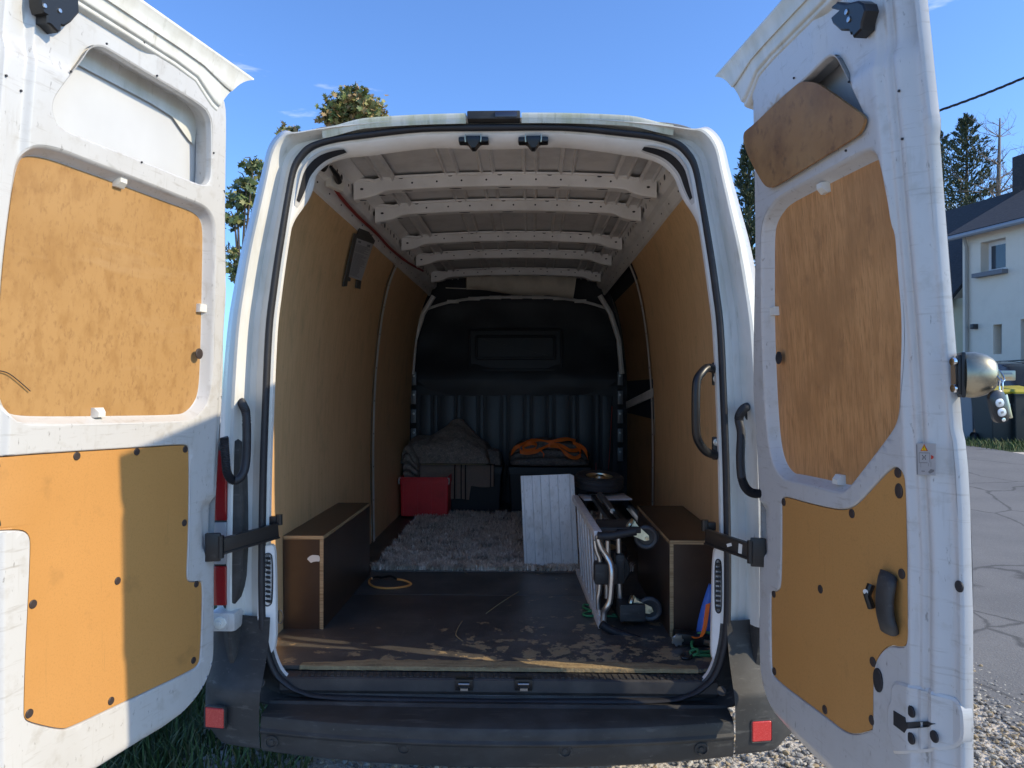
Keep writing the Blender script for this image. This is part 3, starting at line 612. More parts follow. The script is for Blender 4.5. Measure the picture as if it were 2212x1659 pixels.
def conduit(px, Ys, r=.014, smooth_seg=(.28, .62)):
    pts = [at(x, y, Y) for (x, y), Y in zip(px, Ys)]; sp = spline(pts, 22); n = len(sp); rr = []
    for i in range(n):
        f = i / (n - 1); rr.append(r * 1.02 if smooth_seg[0] < f < smooth_seg[1] else r * (1 + .09 * (1 if i % 2 else -1)))
    bm = BM(); tube(bm, sp, rr, 14); return obj('cable_conduit', bm, rubber, van, 60)
conduit([(519, 866), (525, 876), (532, 900), (532, 985), (524, 1025), (505, 1038), (491, 1022), (487, 985), (484, 945)], [2.50, 2.46, 2.43, 2.42, 2.40, 2.38, 2.37, 2.37, 2.37])
conduit(zz('h', (478, 415), (450, 432), (428, 480), (440, 560), (436, 700), (445, 810), (475, 870), (522, 890), (570, 880)), [2.50, 2.46, 2.43, 2.42, 2.41, 2.40, 2.38, 2.36, 2.35])
for px, s in (((519, 868), -1), (zz('h', (482, 440))[0], 1)):
    c = at(*px, 2.505); bm = BM(); disc(bm, c, (-s * .1, -1, 0), .017, .012, 16, ry=.036); obj('grommet', bm, rubber, van)
gp = zz('h', (300, 215), (258, 205), (225, 232), (198, 285), (193, 420), (196, 560), (215, 618), (252, 662), (305, 682))
gy = [2.53, 2.50, 2.475, 2.46, 2.455, 2.46, 2.475, 2.50, 2.53]
bm = BM(); tube(bm, spline([at(x, y, Y) for (x, y), Y in zip(gp, gy)], 6), .0145, 14); gh = obj('grab_handle', bm, blackm, van, 60)
for y0, y1, yb in ((175, 300, 265), (580, 705, 610)):
    a = at(*zz('h', (282, y0))[0], 2.537); b = at(*zz('h', (334, y1))[0], 2.537); bm = BM(); box(bm, (a.x, 2.531, b.z), (b.x, 2.546, a.z), bev=.005); obj('mount_plate', bm, blackm, gh)
    c = at(*zz('h', (306, yb))[0], 2.532); bm = BM(); disc(bm, c, (0, -1, 0), .013, .004, 16); disc(bm, c + Vector((0, -.004, 0)), (0, -1, 0), .008, .007, 6); obj('bolt', bm, steel, gh)
for s in (-1, 1):
    if s > 0: e0, e1 = at(*zz('h', (247, 1122))[0], 2.50), at(*zz('h', (492, 1206))[0], 2.345)
    else: e0, e1 = at(*zz('d', (716, 392))[0], 2.50), at(*zz('d', (245, 525))[0], 2.335)
    d = (e1 - e0).normalized(); up = Vector((0, 0, 1)); up = (up - d * up.dot(d)).normalized(); nn = d.cross(up)
    bm = BM(); obox(bm, (e0 + e1) / 2, d, up, nn, (e1 - e0).length / 2, .0235, .004, bev=.002)
    for q in (-1, 1): obox(bm, (e0 + e1) / 2 + up * q * .0235, d, nn, up, (e1 - e0).length / 2, .009, .003, bev=.001)
    ck = obj('check_strap', bm, blackm, van, 30)
    bm = BM(); c = e0 - d * .0 + Vector((0, .01, .034)); tube(bm, [c - Vector((0, 0, .016)), c + Vector((0, 0, .020))], .012, 10); obox(bm, c + Vector((s * .02, .01, -.002)), (1, 0, 0), (0, 1, 0), (0, 0, 1), .018, .012, .014, bev=.004); obj('pivot', bm, blackm, ck)
    bm = BM(); tube(bm, [e1 + Vector((0, 0, -.036)), e1 + Vector((0, 0, .036))], .0115, 12)
    obox(bm, e1 + Vector((s * .022, -.006, .0)), (s * .98, -.2, 0), (.2 * s, .98, 0), (0, 0, 1), .024, .008, .046, bev=.005); obj('knuckle', bm, blackm, ck)
    if s > 0:
        bm = BM(); c = e0.lerp(e1, .80); obox(bm, c + nn * .0045, d, up, nn, .007, .0155, .0012); c = e0.lerp(e1, .56)
        obox(bm, c + nn * .0045, (d + up * .5).normalized(), (up - d * .5).normalized(), nn, .010, .005, .0008); obj('strap_mark', bm, clipw, ck)

# ================================================================== REAR DOORS
class Door:
    def __init__(s, side, th):
        s.s = side; th = rad(th); s.H = Vector((.846 if side > 0 else -.915, 2.40, 0)); s.t = Vector((side * math.sin(th), -math.cos(th), 0)); s.n = Vector((-side * math.cos(th), -math.sin(th), 0))
        s.rim, s.edge = (s.uv(1964, 1300).x, s.uv(2104, 1400, -.074).x) if side > 0 else (.785, .925)
    def lean(s, v): return .092 * max(0, (v - 1.15) / 1.2) ** 1.35
    def prof(s, u, v):
        fr = (.80 + .0 * v)
        r, e = s.rim, s.edge
        d = -.014 * sstep(r, r + .02, u) - .010 * sstep(e - .075, e - .065, u) + .006 * sstep(e - .063, e - .055, u) - .030 * sstep(e - .047, e - .017, u)
        d -= .016 * sstep(.045, .012, u)
        d -= .016 * sstep(.555, .515, v)
        return d
    def P(s, u, v, d=0, flat=False):
        return s.H + s.t * u + s.n * (s.lean(v) + d + (0 if flat else s.prof(u, v))) + Vector((0, 0, v))
    def uv(s, px, py, d=0):
        r = ray(px, py); v = 1.5
        for _ in range(14):
            k = ((s.H - CAM).dot(s.n) + s.lean(v) + d) / r.dot(s.n); p = CAM + r * k; v = .5 * v + .5 * p.z
        return Vector(((p - s.H).dot(s.t), p.z))
    def loop(s, pts, it=2, d=0): return chaikin([s.uv(*p, d) for p in pts], it)
RD = Door(1, 7.0); LD = Door(-1, 12.5)
def make_door(D, hinge_px, win, up, lo, label):
    hinge = [D.uv(*p) for p in hinge_px]; vb = hinge[-1].y; vt = 2.455; FE = D.edge - .962
    out = [Vector((h.x, h.y)) for h in hinge] + [Vector((.90 + FE, vb)), Vector((.948 + FE, vb + .012)), Vector((.956 + FE, vb + .05)), Vector((.956 + FE, 1.25)), Vector((.956 + FE, 1.42)), Vector((.944 + FE, 1.47)), Vector((.944 + FE, 2.05)), Vector((.956 + FE, 2.09)), Vector((.952 + FE, 2.12)), Vector((.95 + FE, 2.40)), Vector((.948 + FE, vt)), Vector((.90 + FE, vt + .004))]
    out += [Vector((.6, vt + .004)), Vector((.36, vt)), Vector((.25, vt - .006))]
    out = chaikin(out, 1)
    if area(out) < 0: out.reverse()
    upr = []
    for q in offset(up, .026): upr.append(q)
    bm = sheet([out, win, upr, lo], .022, [.012, .0175, .023, .029, .034, .0395, .045] + [D.rim + q for q in (0, .0033, .0066, .01, .0133, .0166, .02)] + [D.edge - q for q in (.075, .0717, .0683, .065, .063, .059, .055, .047, .042, .037, .032, .027, .022, .017)])
    for v in bm.verts:
        u, z = v.co.x, v.co.y; e = 0
        for f in EMB[D.s]: e += f(u, z)
        v.co = D.P(u, z, e)
    # folded edges: outer return, window well, board wells
    def walls(lp, steps):
        loft(bm, [[D.P(q.x, q.y, d, False) for q in (offset(lp, o) if o else lp)] for o, d in steps])
    loft(bm, [[D.P(q.x, q.y, 0) for q in out], [D.P(q.x, q.y, -.002) for q in offset(out, .004)], [D.P(q.x, q.y, -.006) for q in offset(out, .006)], [D.P(q.x, q.y, -.072, True) for q in offset(out, .006)]])
    walls(win, [(0, 0), (-.004, -.002), (-.006, -.008), (-.006, -.020), (.012, -.022), (.012, -.070)])
    loft(bm, [[D.P(a.x, a.y, 0) for a in upr]] + [[D.P(*a.lerp(b, f), d) for a, b in zip(upr, up)] for f, d in ((.18, -.002), (.35, -.010), (.75, -.030), (.95, -.036), (1.08, -.037))])
    walls(lo, [(0, 0), (-.002, -.001), (-.004, -.006), (-.004, -.02)])
    bmesh.ops.remove_doubles(bm, verts=bm.verts, dist=.0004)
    door = obj('rear_door', bm, white, van, 38, label=label)
    sk = sheet([offset(out, .004)], .06)
    for v in sk.verts: v.co = D.P(v.co.x, v.co.y, -.066, True) if 0 else (D.H + D.t * v.co.x + D.n * (D.lean(v.co.y) - .074) + Vector((0, 0, v.co.y)))
    r = bmesh.ops.solidify(sk, geom=sk.faces[:], thickness=.003); obj('outer_skin', sk, MATS['skin_paint'], door, 40)
    # the roof lip: flared gutter above the door
    prf = spline([(-.03, vt - .012, 0), (-.004, vt - .004, 0), (.004, vt + .002, 0), (.003, vt + .010, 0), (.010, vt + .014, 0), (.010, vt + .030, 0), (.013, vt + .046, 0), (.018, vt + .045, 0), (.020, vt + .064, 0), (.026, vt + .084, 0), (.028, vt + .090, 0), (.022, vt + .095, 0), (-.02, vt + .075, 0), (-.06, vt + .03, 0), (-.066, vt - .1, 0)], 3)
    lp = []
    for u, ut in ((.94 + FE, .94 + FE), (.6, .6), (.36, .35), (.27, .23), (.22, .13), (.19, .075), (.172, .045), (.165, .032)):
        row = []
        for q in prf:
            hgt = q.y - vt; dn = .055 * sstep(.30, .165, u) * (1 - sstep(.0, .085, hgt)); f = max(0, min(1, hgt / .09)) ** 1.6
            row.append(D.P(u + (ut - u) * f, q.y - dn, q.x, True))
        lp.append(row)
    bm = BM(); V = loft(bm, lp, closed=False)
    obj('roof_lip', bm, dirty, door, 50)
    return door
skinp = M('skin_paint', (.52, .525, .53), .5, 0, [(3, (.6, .61, .62), .45, .7, .5)])
def bump_rect(u0, u1, v0, v1, h, w=.02):
    return lambda u, v: h * sstep(u0 - w, u0 + w, u) * sstep(u1 + w, u1 - w, u) * sstep(v0 - w, v0 + w, v) * sstep(v1 + w, v1 - w, v)
def soft(seed):
    return lambda u, v: .0016 * noise.noise((u * 3.3, v * 3.3, seed))
EMB = {1: [bump_rect(-.05, .085, 1.02, 1.17, -.022, .015), bump_rect(.60, .9, 2.26, 2.5, -.012, .02), soft(1)],
       -1: [bump_rect(-.05, .085, 1.02, 1.17, -.022, .015), bump_rect(.45, .9, 2.30, 2.5, -.012, .02), bump_rect(.665, .75, 1.93, 2.02, -.006, .008), bump_rect(.09, .13, 1.86, 1.885, -.005, .006), soft(5)]}
# ---- left door outlines
winL = LD.loop(zz('1', (375, 760), (380, 830), (425, 940), (700, 1050), (1000, 1165), (1410, 1335), (1490, 1360), (1530, 1325), (1543, 1250), (1545, 920), (1530, 840), (1480, 760), (1100, 535), (790, 345), (745, 325), (690, 322), (640, 350), (600, 420), (450, 610), (390, 700)))
upL = LD.loop(zz('2', (52, 240), (25, 480), (8, 700), (-4, 950), (-8, 1200), (-2, 1400), (30, 1490), (90, 1535), (400, 1540), (800, 1537), (1270, 1530), (1335, 1515), (1390, 1460), (1425, 1390), (1440, 1250), (1450, 900), (1458, 500), (1462, 200), (1445, 120), (1400, 75), (1330, 45), (1200, 0)) + zz('1', (830, 1335), (560, 1240), (380, 1175), (280, 1150), (200, 1142), (150, 1158), (120, 1230), (92, 1420)), 2, -.036)
loL = LD.loop(zz('3', (-45, 232), (15, 222), (300, 203), (600, 186), (840, 169), (866, 176), (874, 200), (875, 400), (871, 600), (863, 770), (868, 800), (900, 799), (926, 796), (934, 815), (935, 900), (926, 1150), (915, 1190), (880, 1220), (560, 1370), (330, 1480), (280, 1493), (140, 1462), (108, 1440), (105, 1400), (112, 1150), (125, 900), (137, 640), (130, 592), (95, 573), (-45, 583), (-60, 560), (-60, 260)))
hL = zz('1', (1605, 690), (1635, 760), (1640, 900), (1634, 1300), (1632, 1650)) + zz('2', (1640, 600), (1650, 1100), (1636, 1500)) + zz('3', (1028, 60), (1015, 300), (1005, 500), (992, 800), (985, 1100), (968, 1210), (920, 1310), (810, 1440), (600, 1560))
left_door = make_door(LD, hL, winL, upL, loL, 'left rear door, inner side sunlit, with large plywood board')
# ---- right door outlines
winR = [Vector((q.x, q.y)) for q in winL]
winR = RD.loop(zz('6', (372, 800), (480, 700), (640, 570), (800, 405), (845, 381), (880, 390), (905, 430), (985, 590), (1060, 745), (1084, 810), (1082, 870), (1060, 930), (1005, 980), (700, 1160), (480, 1290), (410, 1318), (370, 1290), (345, 1200), (340, 900)))
upR = RD.loop(zz('7', (385, 260), (390, 160), (405, 110)) + zz('6', (510, 1520), (560, 1455), (700, 1380), (840, 1310), (1050, 1205), (1190, 1137), (1228, 1130), (1250, 1170), (1272, 1260), (1300, 1400), (1325, 1616)) + zz('7', (1125, 200), (1140, 400), (1165, 700), (1175, 1000), (1172, 1180), (1160, 1265), (1130, 1320), (1000, 1490), (890, 1630)) + zz('8', (770, 140), (740, 142), (640, 117), (480, 85)) + zz('7', (500, 1600), (455, 1545), (425, 1440), (408, 1250), (395, 1000), (385, 700)), 2, -.036)
loR = RD.loop(zz('8', (385, 207), (371, 225), (370, 260), (371, 500), (367, 680), (355, 706), (325, 712), (314, 735), (314, 800), (315, 1000), (318, 1140), (340, 1195), (610, 1395), (700, 1470), (765, 1493), (855, 1470), (866, 1450), (866, 1180), (880, 1095), (920, 1035), (960, 1015), (1000, 1025), (1035, 1022), (1050, 990), (1052, 930), (1046, 500), (1040, 160), (1030, 85), (990, 40), (945, 58), (860, 150), (780, 240), (720, 273), (650, 270), (500, 235), (410, 208)))
hR = zz('6', (270, 640), (298, 700), (300, 800), (308, 1200), (315, 1600)) + zz('7', (265, 250), (252, 800), (250, 1200), (255, 1500)) + zz('8', (243, 300), (250, 600), (258, 1000), (266, 1180), (310, 1320), (400, 1465), (520, 1590))
right_door = make_door(RD, hR, winR, upR, loR, 'right rear door, inner side in shade, with reddish plywood board')
def board(D, lp, d, th, m, name, parent, shr=.0):
    lp = offset(lp, -shr) if shr else lp
    bm = sheet([lp], .07)
    for v in bm.verts: v.co = D.P(v.co.x, v.co.y, d, True) if d < -.03 else D.P(v.co.x, v.co.y, d)
    loft(bm, [[D.P(q.x, q.y, d, d < -.03) for q in lp], [D.P(q.x, q.y, d - th, d < -.03) for q in lp]])
    return obj(name, bm, m, parent, 40)
board(LD, offset(upL, .004), -.034, .008, ply_sun, 'plywood_board', left_door); board(RD, offset(upR, .004), -.034, .008, ply_red, 'plywood_board', right_door)
hbL = board(LD, offset(loL, -.0055), -.003, .005, mdf, 'hardboard_panel', left_door); hbR = board(RD, offset(loR, -.0055), -.003, .005, mdf, 'hardboard_panel', right_door)
def caps(D, pts, door, r=.0105, m=capm, name='panel_cap', ry=None, d=-.0035):
    for p in pts:
        q = D.uv(*p); bm = BM(); disc(bm, D.P(q.x, q.y, d), D.n, r, .0035, 16, ry=ry); obj(name, bm, m, door)
caps(LD, zz('3', (18, 260), (356, 228), (631, 208), (853, 197), (8, 535), (849, 535), (904, 816), (543, 801), (155, 908), (891, 1166), (513, 1352), (138, 1410)), left_door)
caps(RD, zz('8', (384, 240), (747, 301), (992, 83), (1013, 623), (579, 705), (331, 730), (859, 1093), (334, 1143), (603, 1348), (854, 1405)), right_door, .0115)
caps(RD, zz('8', (998, 180)), right_door, .0135, ry=.017); caps(RD, zz('8', (895, 1190)), right_door, .018, rubber, 'blanking_plug', .028, .001)
q = RD.uv(*zz('8', (1328, 690))[0], -.048); bm = BM(); disc(bm, RD.P(q.x, q.y, .0004), RD.n, .012, .0035, 16); obj('blanking_plug', bm, rubber, right_door)
caps(RD, zz('7', (366, 918)), right_door, .019, rubber, 'blanking_plug', d=-.020); caps(LD, zz('2', (1479, 1092)), left_door, .017, capm, 'blanking_plug', d=-.018)
caps(LD, zz('1', (510, 520), (1137, 550), (1040, 310), (1350, 355), (1130, 230), (1025, 1178), (1548, 1110), (770, 318), (185, 655), (78, 545)), left_door, .0027, rubber, 'screw_hole', d=.0006)
caps(RD, zz('6', (590, 552), (980, 578), (685, 1182), (958, 1065), (1275, 640), (1300, 980)), right_door, .0028, rubber, 'screw_hole', d=.0006)
# retaining clips: small cream wedges
def clip(D, px, door, du, dv, d=-.036):
    q = D.uv(*px, d + .012); bm = BM(); u, v = q.x, q.y; a, b = (.0155, .013)
    def w(x, y, dd): return D.P(u + x, v + y, d + dd, True)
    if dv: base = [(-a, -b), (a, -b), (a, b), (-a, b)]; top = [(-a * .75, -b * (.9 if dv < 0 else .1)), (a * .75, -b * (.9 if dv < 0 else .1)), (a * .75, b * (.1 if dv < 0 else .9)), (-a * .75, b * (.1 if dv < 0 else .9))]
    else: base = [(-a * 1.1, -b), (a * 1.1, -b), (a * 1.1, b), (-a * 1.1, b)]; top = [(-a, -b * .9), (a, -b * .9), (a, b * .9), (-a, b * .9)]
    V = loft(bm, [[w(x, y, .001) for x, y in base], [w(x, y, .012) for x, y in base], [w(x, y, .024 if dv else .016) for x, y in top]]); bm.faces.new(V[-1])
    obj('retaining_clip', bm, clipw, door, 30)
clip(LD, zz('1', (872, 1325))[0], left_door, 0, 1); clip(LD, zz('2', (1470, 762))[0], left_door, 1, 0); clip(LD, zz('2', (715, 1520))[0], left_door, 0, -1)
clip(RD, zz('6', (795, 1330))[0], right_door, 0, 1); clip(RD, zz('7', (370, 642))[0], right_door, 1, 0); clip(RD, zz('8', (683, 120))[0], right_door, 0, -1)
# the loose board hanging out of the right door's window well
q = zz('6', (230, 940), (226, 990), (250, 1080), (310, 1200), (370, 1305), (410, 1330), (450, 1318), (700, 1165), (1000, 982), (1055, 935), (1080, 870), (1086, 825), (960, 735), (850, 655), (760, 595), (700, 577), (640, 578), (600, 598), (450, 735), (300, 880), (250, 918))
cA, cB, cC = RD.P(*RD.uv(*zz('6', (1070, 860))[0]), .012), RD.P(*RD.uv(*zz('6', (420, 1320))[0]), .014), None
r_ = ray(*zz('6', (235, 950))[0]); cC = CAM + r_ * (2.235 / r_.y)
pn = (cB - cA).cross(cC - cA).normalized()
pts = [CAM + ray(*p) * ((cA - CAM).dot(pn) / ray(*p).dot(pn)) for p in q]
ex = (cA - cB).normalized(); ey = pn.cross(ex); P2 = chaikin([((p - cB).dot(ex), (p - cB).dot(ey)) for p in pts], 2)
if pn.dot(CAM - cA) < 0: pn = -pn
bm = sheet([P2]); 
for v in bm.verts: v.co = cB + ex * v.co.x + ey * v.co.y
loft(bm, [[cB + ex * p.x + ey * p.y - pn * d for p in P2] for d in (0, .007)])
obj('loose_window_board', bm, M('stained_plywood', (.36, .17, .062), .6, 0, [(9, (.22, .095, .035), .42, .66, .8), (26, (.13, .055, .025), .56, .72, .7), (4, (.42, .23, .10), .5, .7, .5)]), right_door, 30, label='dirty brown loose board tilted in the upper window well')
# top lock mechanisms
def poly_part(D, px, d0, d1, m, name, door, it=1, d_ref=0, inset=.004, conform=False):
    fl = not conform
    lp = chaikin([D.uv(*p, d_ref) for p in px], it); bm = BM()
    V = loft(bm, [[D.P(q.x, q.y, d, fl) for q in (offset(lp, o) if o else lp)] for d, o in ((d0, 0), (d1 - .003, 0), (d1, -inset))])
    s2 = sheet([offset(lp, -inset)], .009 if conform else None)
    for v in s2.verts: v.co = D.P(v.co.x, v.co.y, d1, fl)
    merge(bm, s2); return obj(name, bm, m, door, 30)
k1 = poly_part(RD, zz('6', (852, 60), (890, 12), (960, 25), (1040, 5), (1080, 25), (1095, 75), (1070, 160), (1065, 210), (1008, 268), (1000, 235), (985, 245), (978, 218), (920, 218), (860, 165), (852, 120), (910, 75)), -.01, .022, blackm, 'top_lock', right_door, 0, .02)
for p in zz('6', (960, 85), (976, 138)):
    u = RD.uv(*p, .022); bm = BM(); disc(bm, RD.P(u.x, u.y, .0222, True), RD.n, .0065, .003, 12); obj('rivet', bm, steel, right_door)
k2 = poly_part(LD, zz('1', (285, -60), (292, 40), (310, 95), (340, 110), (338, 165), (365, 182), (420, 238), (445, 220), (445, 185), (465, 192), (515, 160), (575, 90), (560, -60)), -.01, .022, blackm, 'top_lock', left_door, 0, .02)
for p in zz('1', (322, 42), (432, 78)):
    u = LD.uv(*p, .022); bm = BM(); disc(bm, LD.P(u.x, u.y, .0222, True), LD.n, .005, .003, 12); obj('rivet', bm, steel, left_door)
# pull handle of the right door
hp = [RD.P(*RD.uv(*p, d), d) for p, d in zip(zz('8', (948, 628), (940, 660), (930, 720), (926, 780), (930, 840), (942, 890), (952, 926)), (.002, .013, .017, .018, .017, .013, .002))]
bm = BM(); sp = spline(hp, 6); lp = []
T, N = frames(sp)
for i, p in enumerate(sp):
    f = i / (len(sp) - 1); wd = .031 * (1 - .12 * math.sin(math.pi * f)); tt = RD.t
    nx = T[i].cross(tt).normalized(); lp.append([p + tt * wd * math.cos(a) * (abs(math.cos(a)) ** -.35 if abs(math.cos(a)) > .01 else 1) + nx * .012 * math.sin(a) for a in [k * math.pi / 8 for k in range(16)]])
V = loft(bm, lp); bm.faces.new(V[0][::-1]); bm.faces.new(V[-1]); obj('pull_handle', bm, plastic, right_door, 50)
u = RD.uv(*zz('8', (868, 735))[0]); bm = BM(); tube(bm, [RD.P(u.x, u.y - .03, .006), RD.P(u.x, u.y, .016), RD.P(u.x, u.y + .025, .006)], .009, 10); obj('release_lever', bm, blackm, right_door)
u = RD.uv(*zz('8', (855, 714))[0]); bm = BM(); tube(bm, [RD.P(u.x, u.y, .004), RD.P(u.x + .012, u.y + .002, .022)], .006, 8); obj('release_pin', bm, clipw, right_door)
# latch plate and its keyhole-shaped well
poly_part(RD, zz('8', (985, 1188), (1090, 1215), (1200, 1272), (1250, 1340), (1258, 1480), (1245, 1540), (1180, 1572), (1010, 1587), (992, 1570), (985, 1500), (965, 1480), (962, 1320), (985, 1300)), -.02, .005, white, 'latch_plate', right_door, 2, -.008, .006, True)
poly_part(RD, zz('8', (1000, 1350), (1063, 1387), (1067, 1412), (1145, 1411), (1172, 1425), (1148, 1440), (1072, 1450), (1058, 1472), (1000, 1428)), -.02, .0066, rubber, 'latch_hole', right_door, 0, -.006, .001, True)
for p in zz('8', (1090, 1357), (1090, 1500), (1174, 1492)):
    u = RD.uv(*p, -.008); bm = BM(); disc(bm, RD.P(u.x, u.y, .0048), RD.n, .0125, .004, 16); obj('blanking_plug', bm, rubber, right_door)
poly_part(RD, zz('8', (880, 1110), (915, 1085), (955, 1100), (978, 1150), (980, 1190), (978, 1295), (960, 1310), (958, 1480), (978, 1500), (985, 1580), (960, 1580), (895, 1530), (872, 1470), (868, 1200)), -.03, -.001, inner, 'latch_cover', right_door, 1, 0, .005)
# warning sticker: warning triangle, a door pictogram and a red arrow
sc_ = [RD.uv(*p, -.014) for p in zz('7', (1222, 1425), (1342, 1427), (1340, 1617), (1226, 1613))]
def stk(fx, fy, e):
    a = sc_[0].lerp(sc_[1], fx); b = sc_[3].lerp(sc_[2], fx); q = a.lerp(b, fy); return RD.P(q.x, q.y, -.0115 + e, True)
bm = BM()
def spoly(pts, mi, e):
    f = bm.faces.new([bm.verts.new(stk(x, y, e)) for x, y in pts]); f.material_index = mi
spoly([(0, 0), (1, 0), (1, 1), (0, 1)], 0, 0); spoly([(.43, .02), (.62, .24), (.24, .24)], 1, .0004); spoly([(.43, .055), (.565, .222), (.295, .222)], 2, .0008)
spoly([(.415, .10), (.445, .10), (.44, .17), (.42, .17)], 3, .0012); spoly([(.415, .185), (.445, .185), (.445, .205), (.415, .205)], 3, .0012)
for x0, y0, x1, y1 in ((.16, .29, .72, .31), (.16, .31, .18, .62), (.70, .31, .72, .60), (.16, .60, .60, .62), (.24, .62, .26, .76), (.64, .62, .66, .72), (.76, .56, .78, .74), (.28, .86, .46, .89), (.03, .04, .08, .99)): spoly([(x0, y0), (x1, y0), (x1, y1), (x0, y1)], 4, .0004)
for c, sg in ((.24, 1), (.62, -1)):
    for k in range(6):
        a0, a1 = -.9 + k * .3, -.6 + k * .3; R1, R2 = .14, .165
        spoly([(c + sg * R1 * math.cos(a0) - .0, .44 + .6 * R1 * math.sin(a0)), (c + sg * R2 * math.cos(a0), .44 + .6 * R2 * math.sin(a0)), (c + sg * R2 * math.cos(a1), .44 + .6 * R2 * math.sin(a1)), (c + sg * R1 * math.cos(a1), .44 + .6 * R1 * math.sin(a1))], 3, .0008)
spoly([(.78, .36), (.90, .40), (.90, .46), (.78, .50)], 5, .0008); spoly([(.62, .90), (.76, .80), (.94, .82), (.92, .88), (.72, .95)], 4, .0004)
obj('warning_sticker', bm, [M('sticker_grey', (.42, .42, .42), .45), M('sticker_red', (.62, .05, .03), .5), M('sticker_yellow', (.85, .52, .02), .5), M('sticker_black', (.02, .02, .02), .5), M('sticker_dark', (.2, .2, .2), .5), MATS['sticker_red']], right_door, 0, recalc=False)
# aftermarket hasp lock on the free edge
bz = RD.uv(*zz('7', (1460, 1018))[0], -.05)
cl = RD.P(RD.edge, bz.y, -.055, True); cx = (RD.t).normalized(); ax = (-RD.n * .55 + RD.t * .83).normalized()
lk = at(*zz('7', (1500, 1020))[0], cl.y - .015)
ax = Vector((.93, -.36, 0)).normalized(); sd_ = Vector((-ax.y, ax.x, 0)); bm = BM()
lp = []
for h, r in ((0, .044), (.004, .0455), (.010, .0465), (.018, .0462), (.028, .0445), (.040, .040), (.050, .033), (.056, .025), (.0585, .012), (.059, .001)):
    lp.append([lk + ax * h + (sd_ * math.cos(a) * .85 + Vector((0, 0, 1)) * math.sin(a)) * r for a in [k * math.pi / 16 for k in range(32)]])
V = loft(bm, lp); bm.faces.new(V[0][::-1])
puck = obj('hasp_lock', bm, brass, right_door, 60, label='round domed hasp lock on the door edge')
bm = BM(); obox(bm, lk - ax * .004, ax, sd_, (0, 0, 1), .004, .026, .046, bev=.003); obox(bm, lk - ax * .010 + sd_ * -.006, ax, sd_, (0, 0, 1), .003, .016, .040, bev=.002); obj('lock_backplate', bm, blackm, right_door)
hs_ = [RD.uv(*p, -.045) for p in zz('7', (1435, 925), (1462, 925), (1468, 1120), (1440, 1120))]
bm = BM(); V = loft(bm, [[RD.P(q.x, q.y, d, True) for q in hs_] for d in (-.05, -.040)]); bm.faces.new(V[-1]); obj('hasp_plate', bm, steel, right_door, 20)
for p in zz('7', (1446, 942), (1450, 1100)):
    u = RD.uv(*p, -.04); bm = BM(); disc(bm, RD.P(u.x, u.y, -.0398, True), RD.n, .0085, .006, 16, dome=.7); obj('dome_bolt', bm, chrome, right_door)
# key, ring and fob hanging in the lock
kc = lk + ax * .055 + Vector((0, -.01, -.002))
key = thing('key_fob', kc, 'black car key fob with silver buttons hanging from the lock on the right door', 'key')
bm = BM(); obox(bm, kc + ax * .012, ax, sd_, (0, 0, 1), .016, .003, .010, bev=.002); tube(bm, [kc + ax * .004, kc + ax * .022], .007, 10); obj('key', bm, zinc, key)
rc = at(*zz('7', (1716, 1075))[0], kc.y - .01); bm = BM(); tube(bm, [rc + Vector((.004 * math.cos(a) * 1.5, .010 * math.sin(a), .018 + .012 * math.sin(a))) for a in [k * math.pi / 10 for k in range(20)]], .0012, 6, closed=True)
tube(bm, [rc + Vector((.002, .005 * math.sin(a), -.004 + .016 * math.cos(a))) for a in [k * math.pi / 10 for k in range(20)]], .0014, 6, closed=True); obj('key_ring', bm, chrome, key)
fc = at(*zz('7', (1708, 1215))[0], kc.y - .012); fx = Vector((.97, .12, .22)).normalized(); fy = Vector((0, -1, .0)); fz = fx.cross(fy).normalized(); fz = fz if fz.z > 0 else -fz
bm = BM(); o2 = chaikin([(-.016, -.030), (.016, -.030), (.0185, 0), (.017, .030), (.005, .036), (-.008, .034), (-.017, .026), (-.0185, 0)], 2)
lp = [[fc + fx * q.x + fz * q.y + fy * d for q in offset(o2, o)] for d, o in ((-.007, -.003), (-.005, 0), (.004, 0), (.006, -.003))]
V = loft(bm, lp); bm.faces.new(V[-1]); bm.faces.new(V[0][::-1]); obj('fob_body', bm, fobblack, key, 40)
for a, b in ((.002, .018), (-.017, -.001)):
    bm = BM(); o3 = chaikin([(-.009, a), (.009, a), (.009, b), (-.009, b)], 2); V = loft(bm, [[fc + fx * q.x + fz * q.y + fy * d for q in offset(o3, o)] for d, o in ((.005, 0), (.0072, 0), (.0078, -.0015))]); bm.faces.new(V[-1]); bt = obj('fob_button', bm, fobsil, key, 40)
    bm = BM(); c = fc + fz * (a + b) / 2 + fy * .0079; obox(bm, c, fx, fz, fy, .0028, .0022, .0003); obj('padlock_mark', bm, MATS['sticker_dark'], bt)
bm = BM(); disc(bm, fc - fz * .024 + fy * .006, fy, .004, .002, 12); obj('blade_button', bm, chrome, key)
bm = BM(); obox(bm, fc + fx * .021 - fz * .002, fx, fz, fy, .0025, .024, .002, bev=.001); obj('folded_blade', bm, zinc, key)
# stray wire on the left plywood board
a = [LD.P(*LD.uv(*p, -.03), -.028, True) for p in zz('2', (-30, 1215), (20, 1222), (70, 1243), (140, 1298), (215, 1364))]
bm = BM(); tube(bm, spline(a, 5), .0013, 6); obj('stray_wire', bm, rubber, left_door)

# ================================================================== THINGS IN THE HOLD
FZ = .56
def rounded_rect(hx, hy, r, n=2):
    return chaikin([(-hx, -hy), (-hx + r, -hy), (hx - r, -hy), (hx, -hy), (hx, -hy + r), (hx, hy - r), (hx, hy), (hx - r, hy), (-hx + r, hy), (-hx, hy), (-hx, hy - r), (-hx, -hy + r)], n)
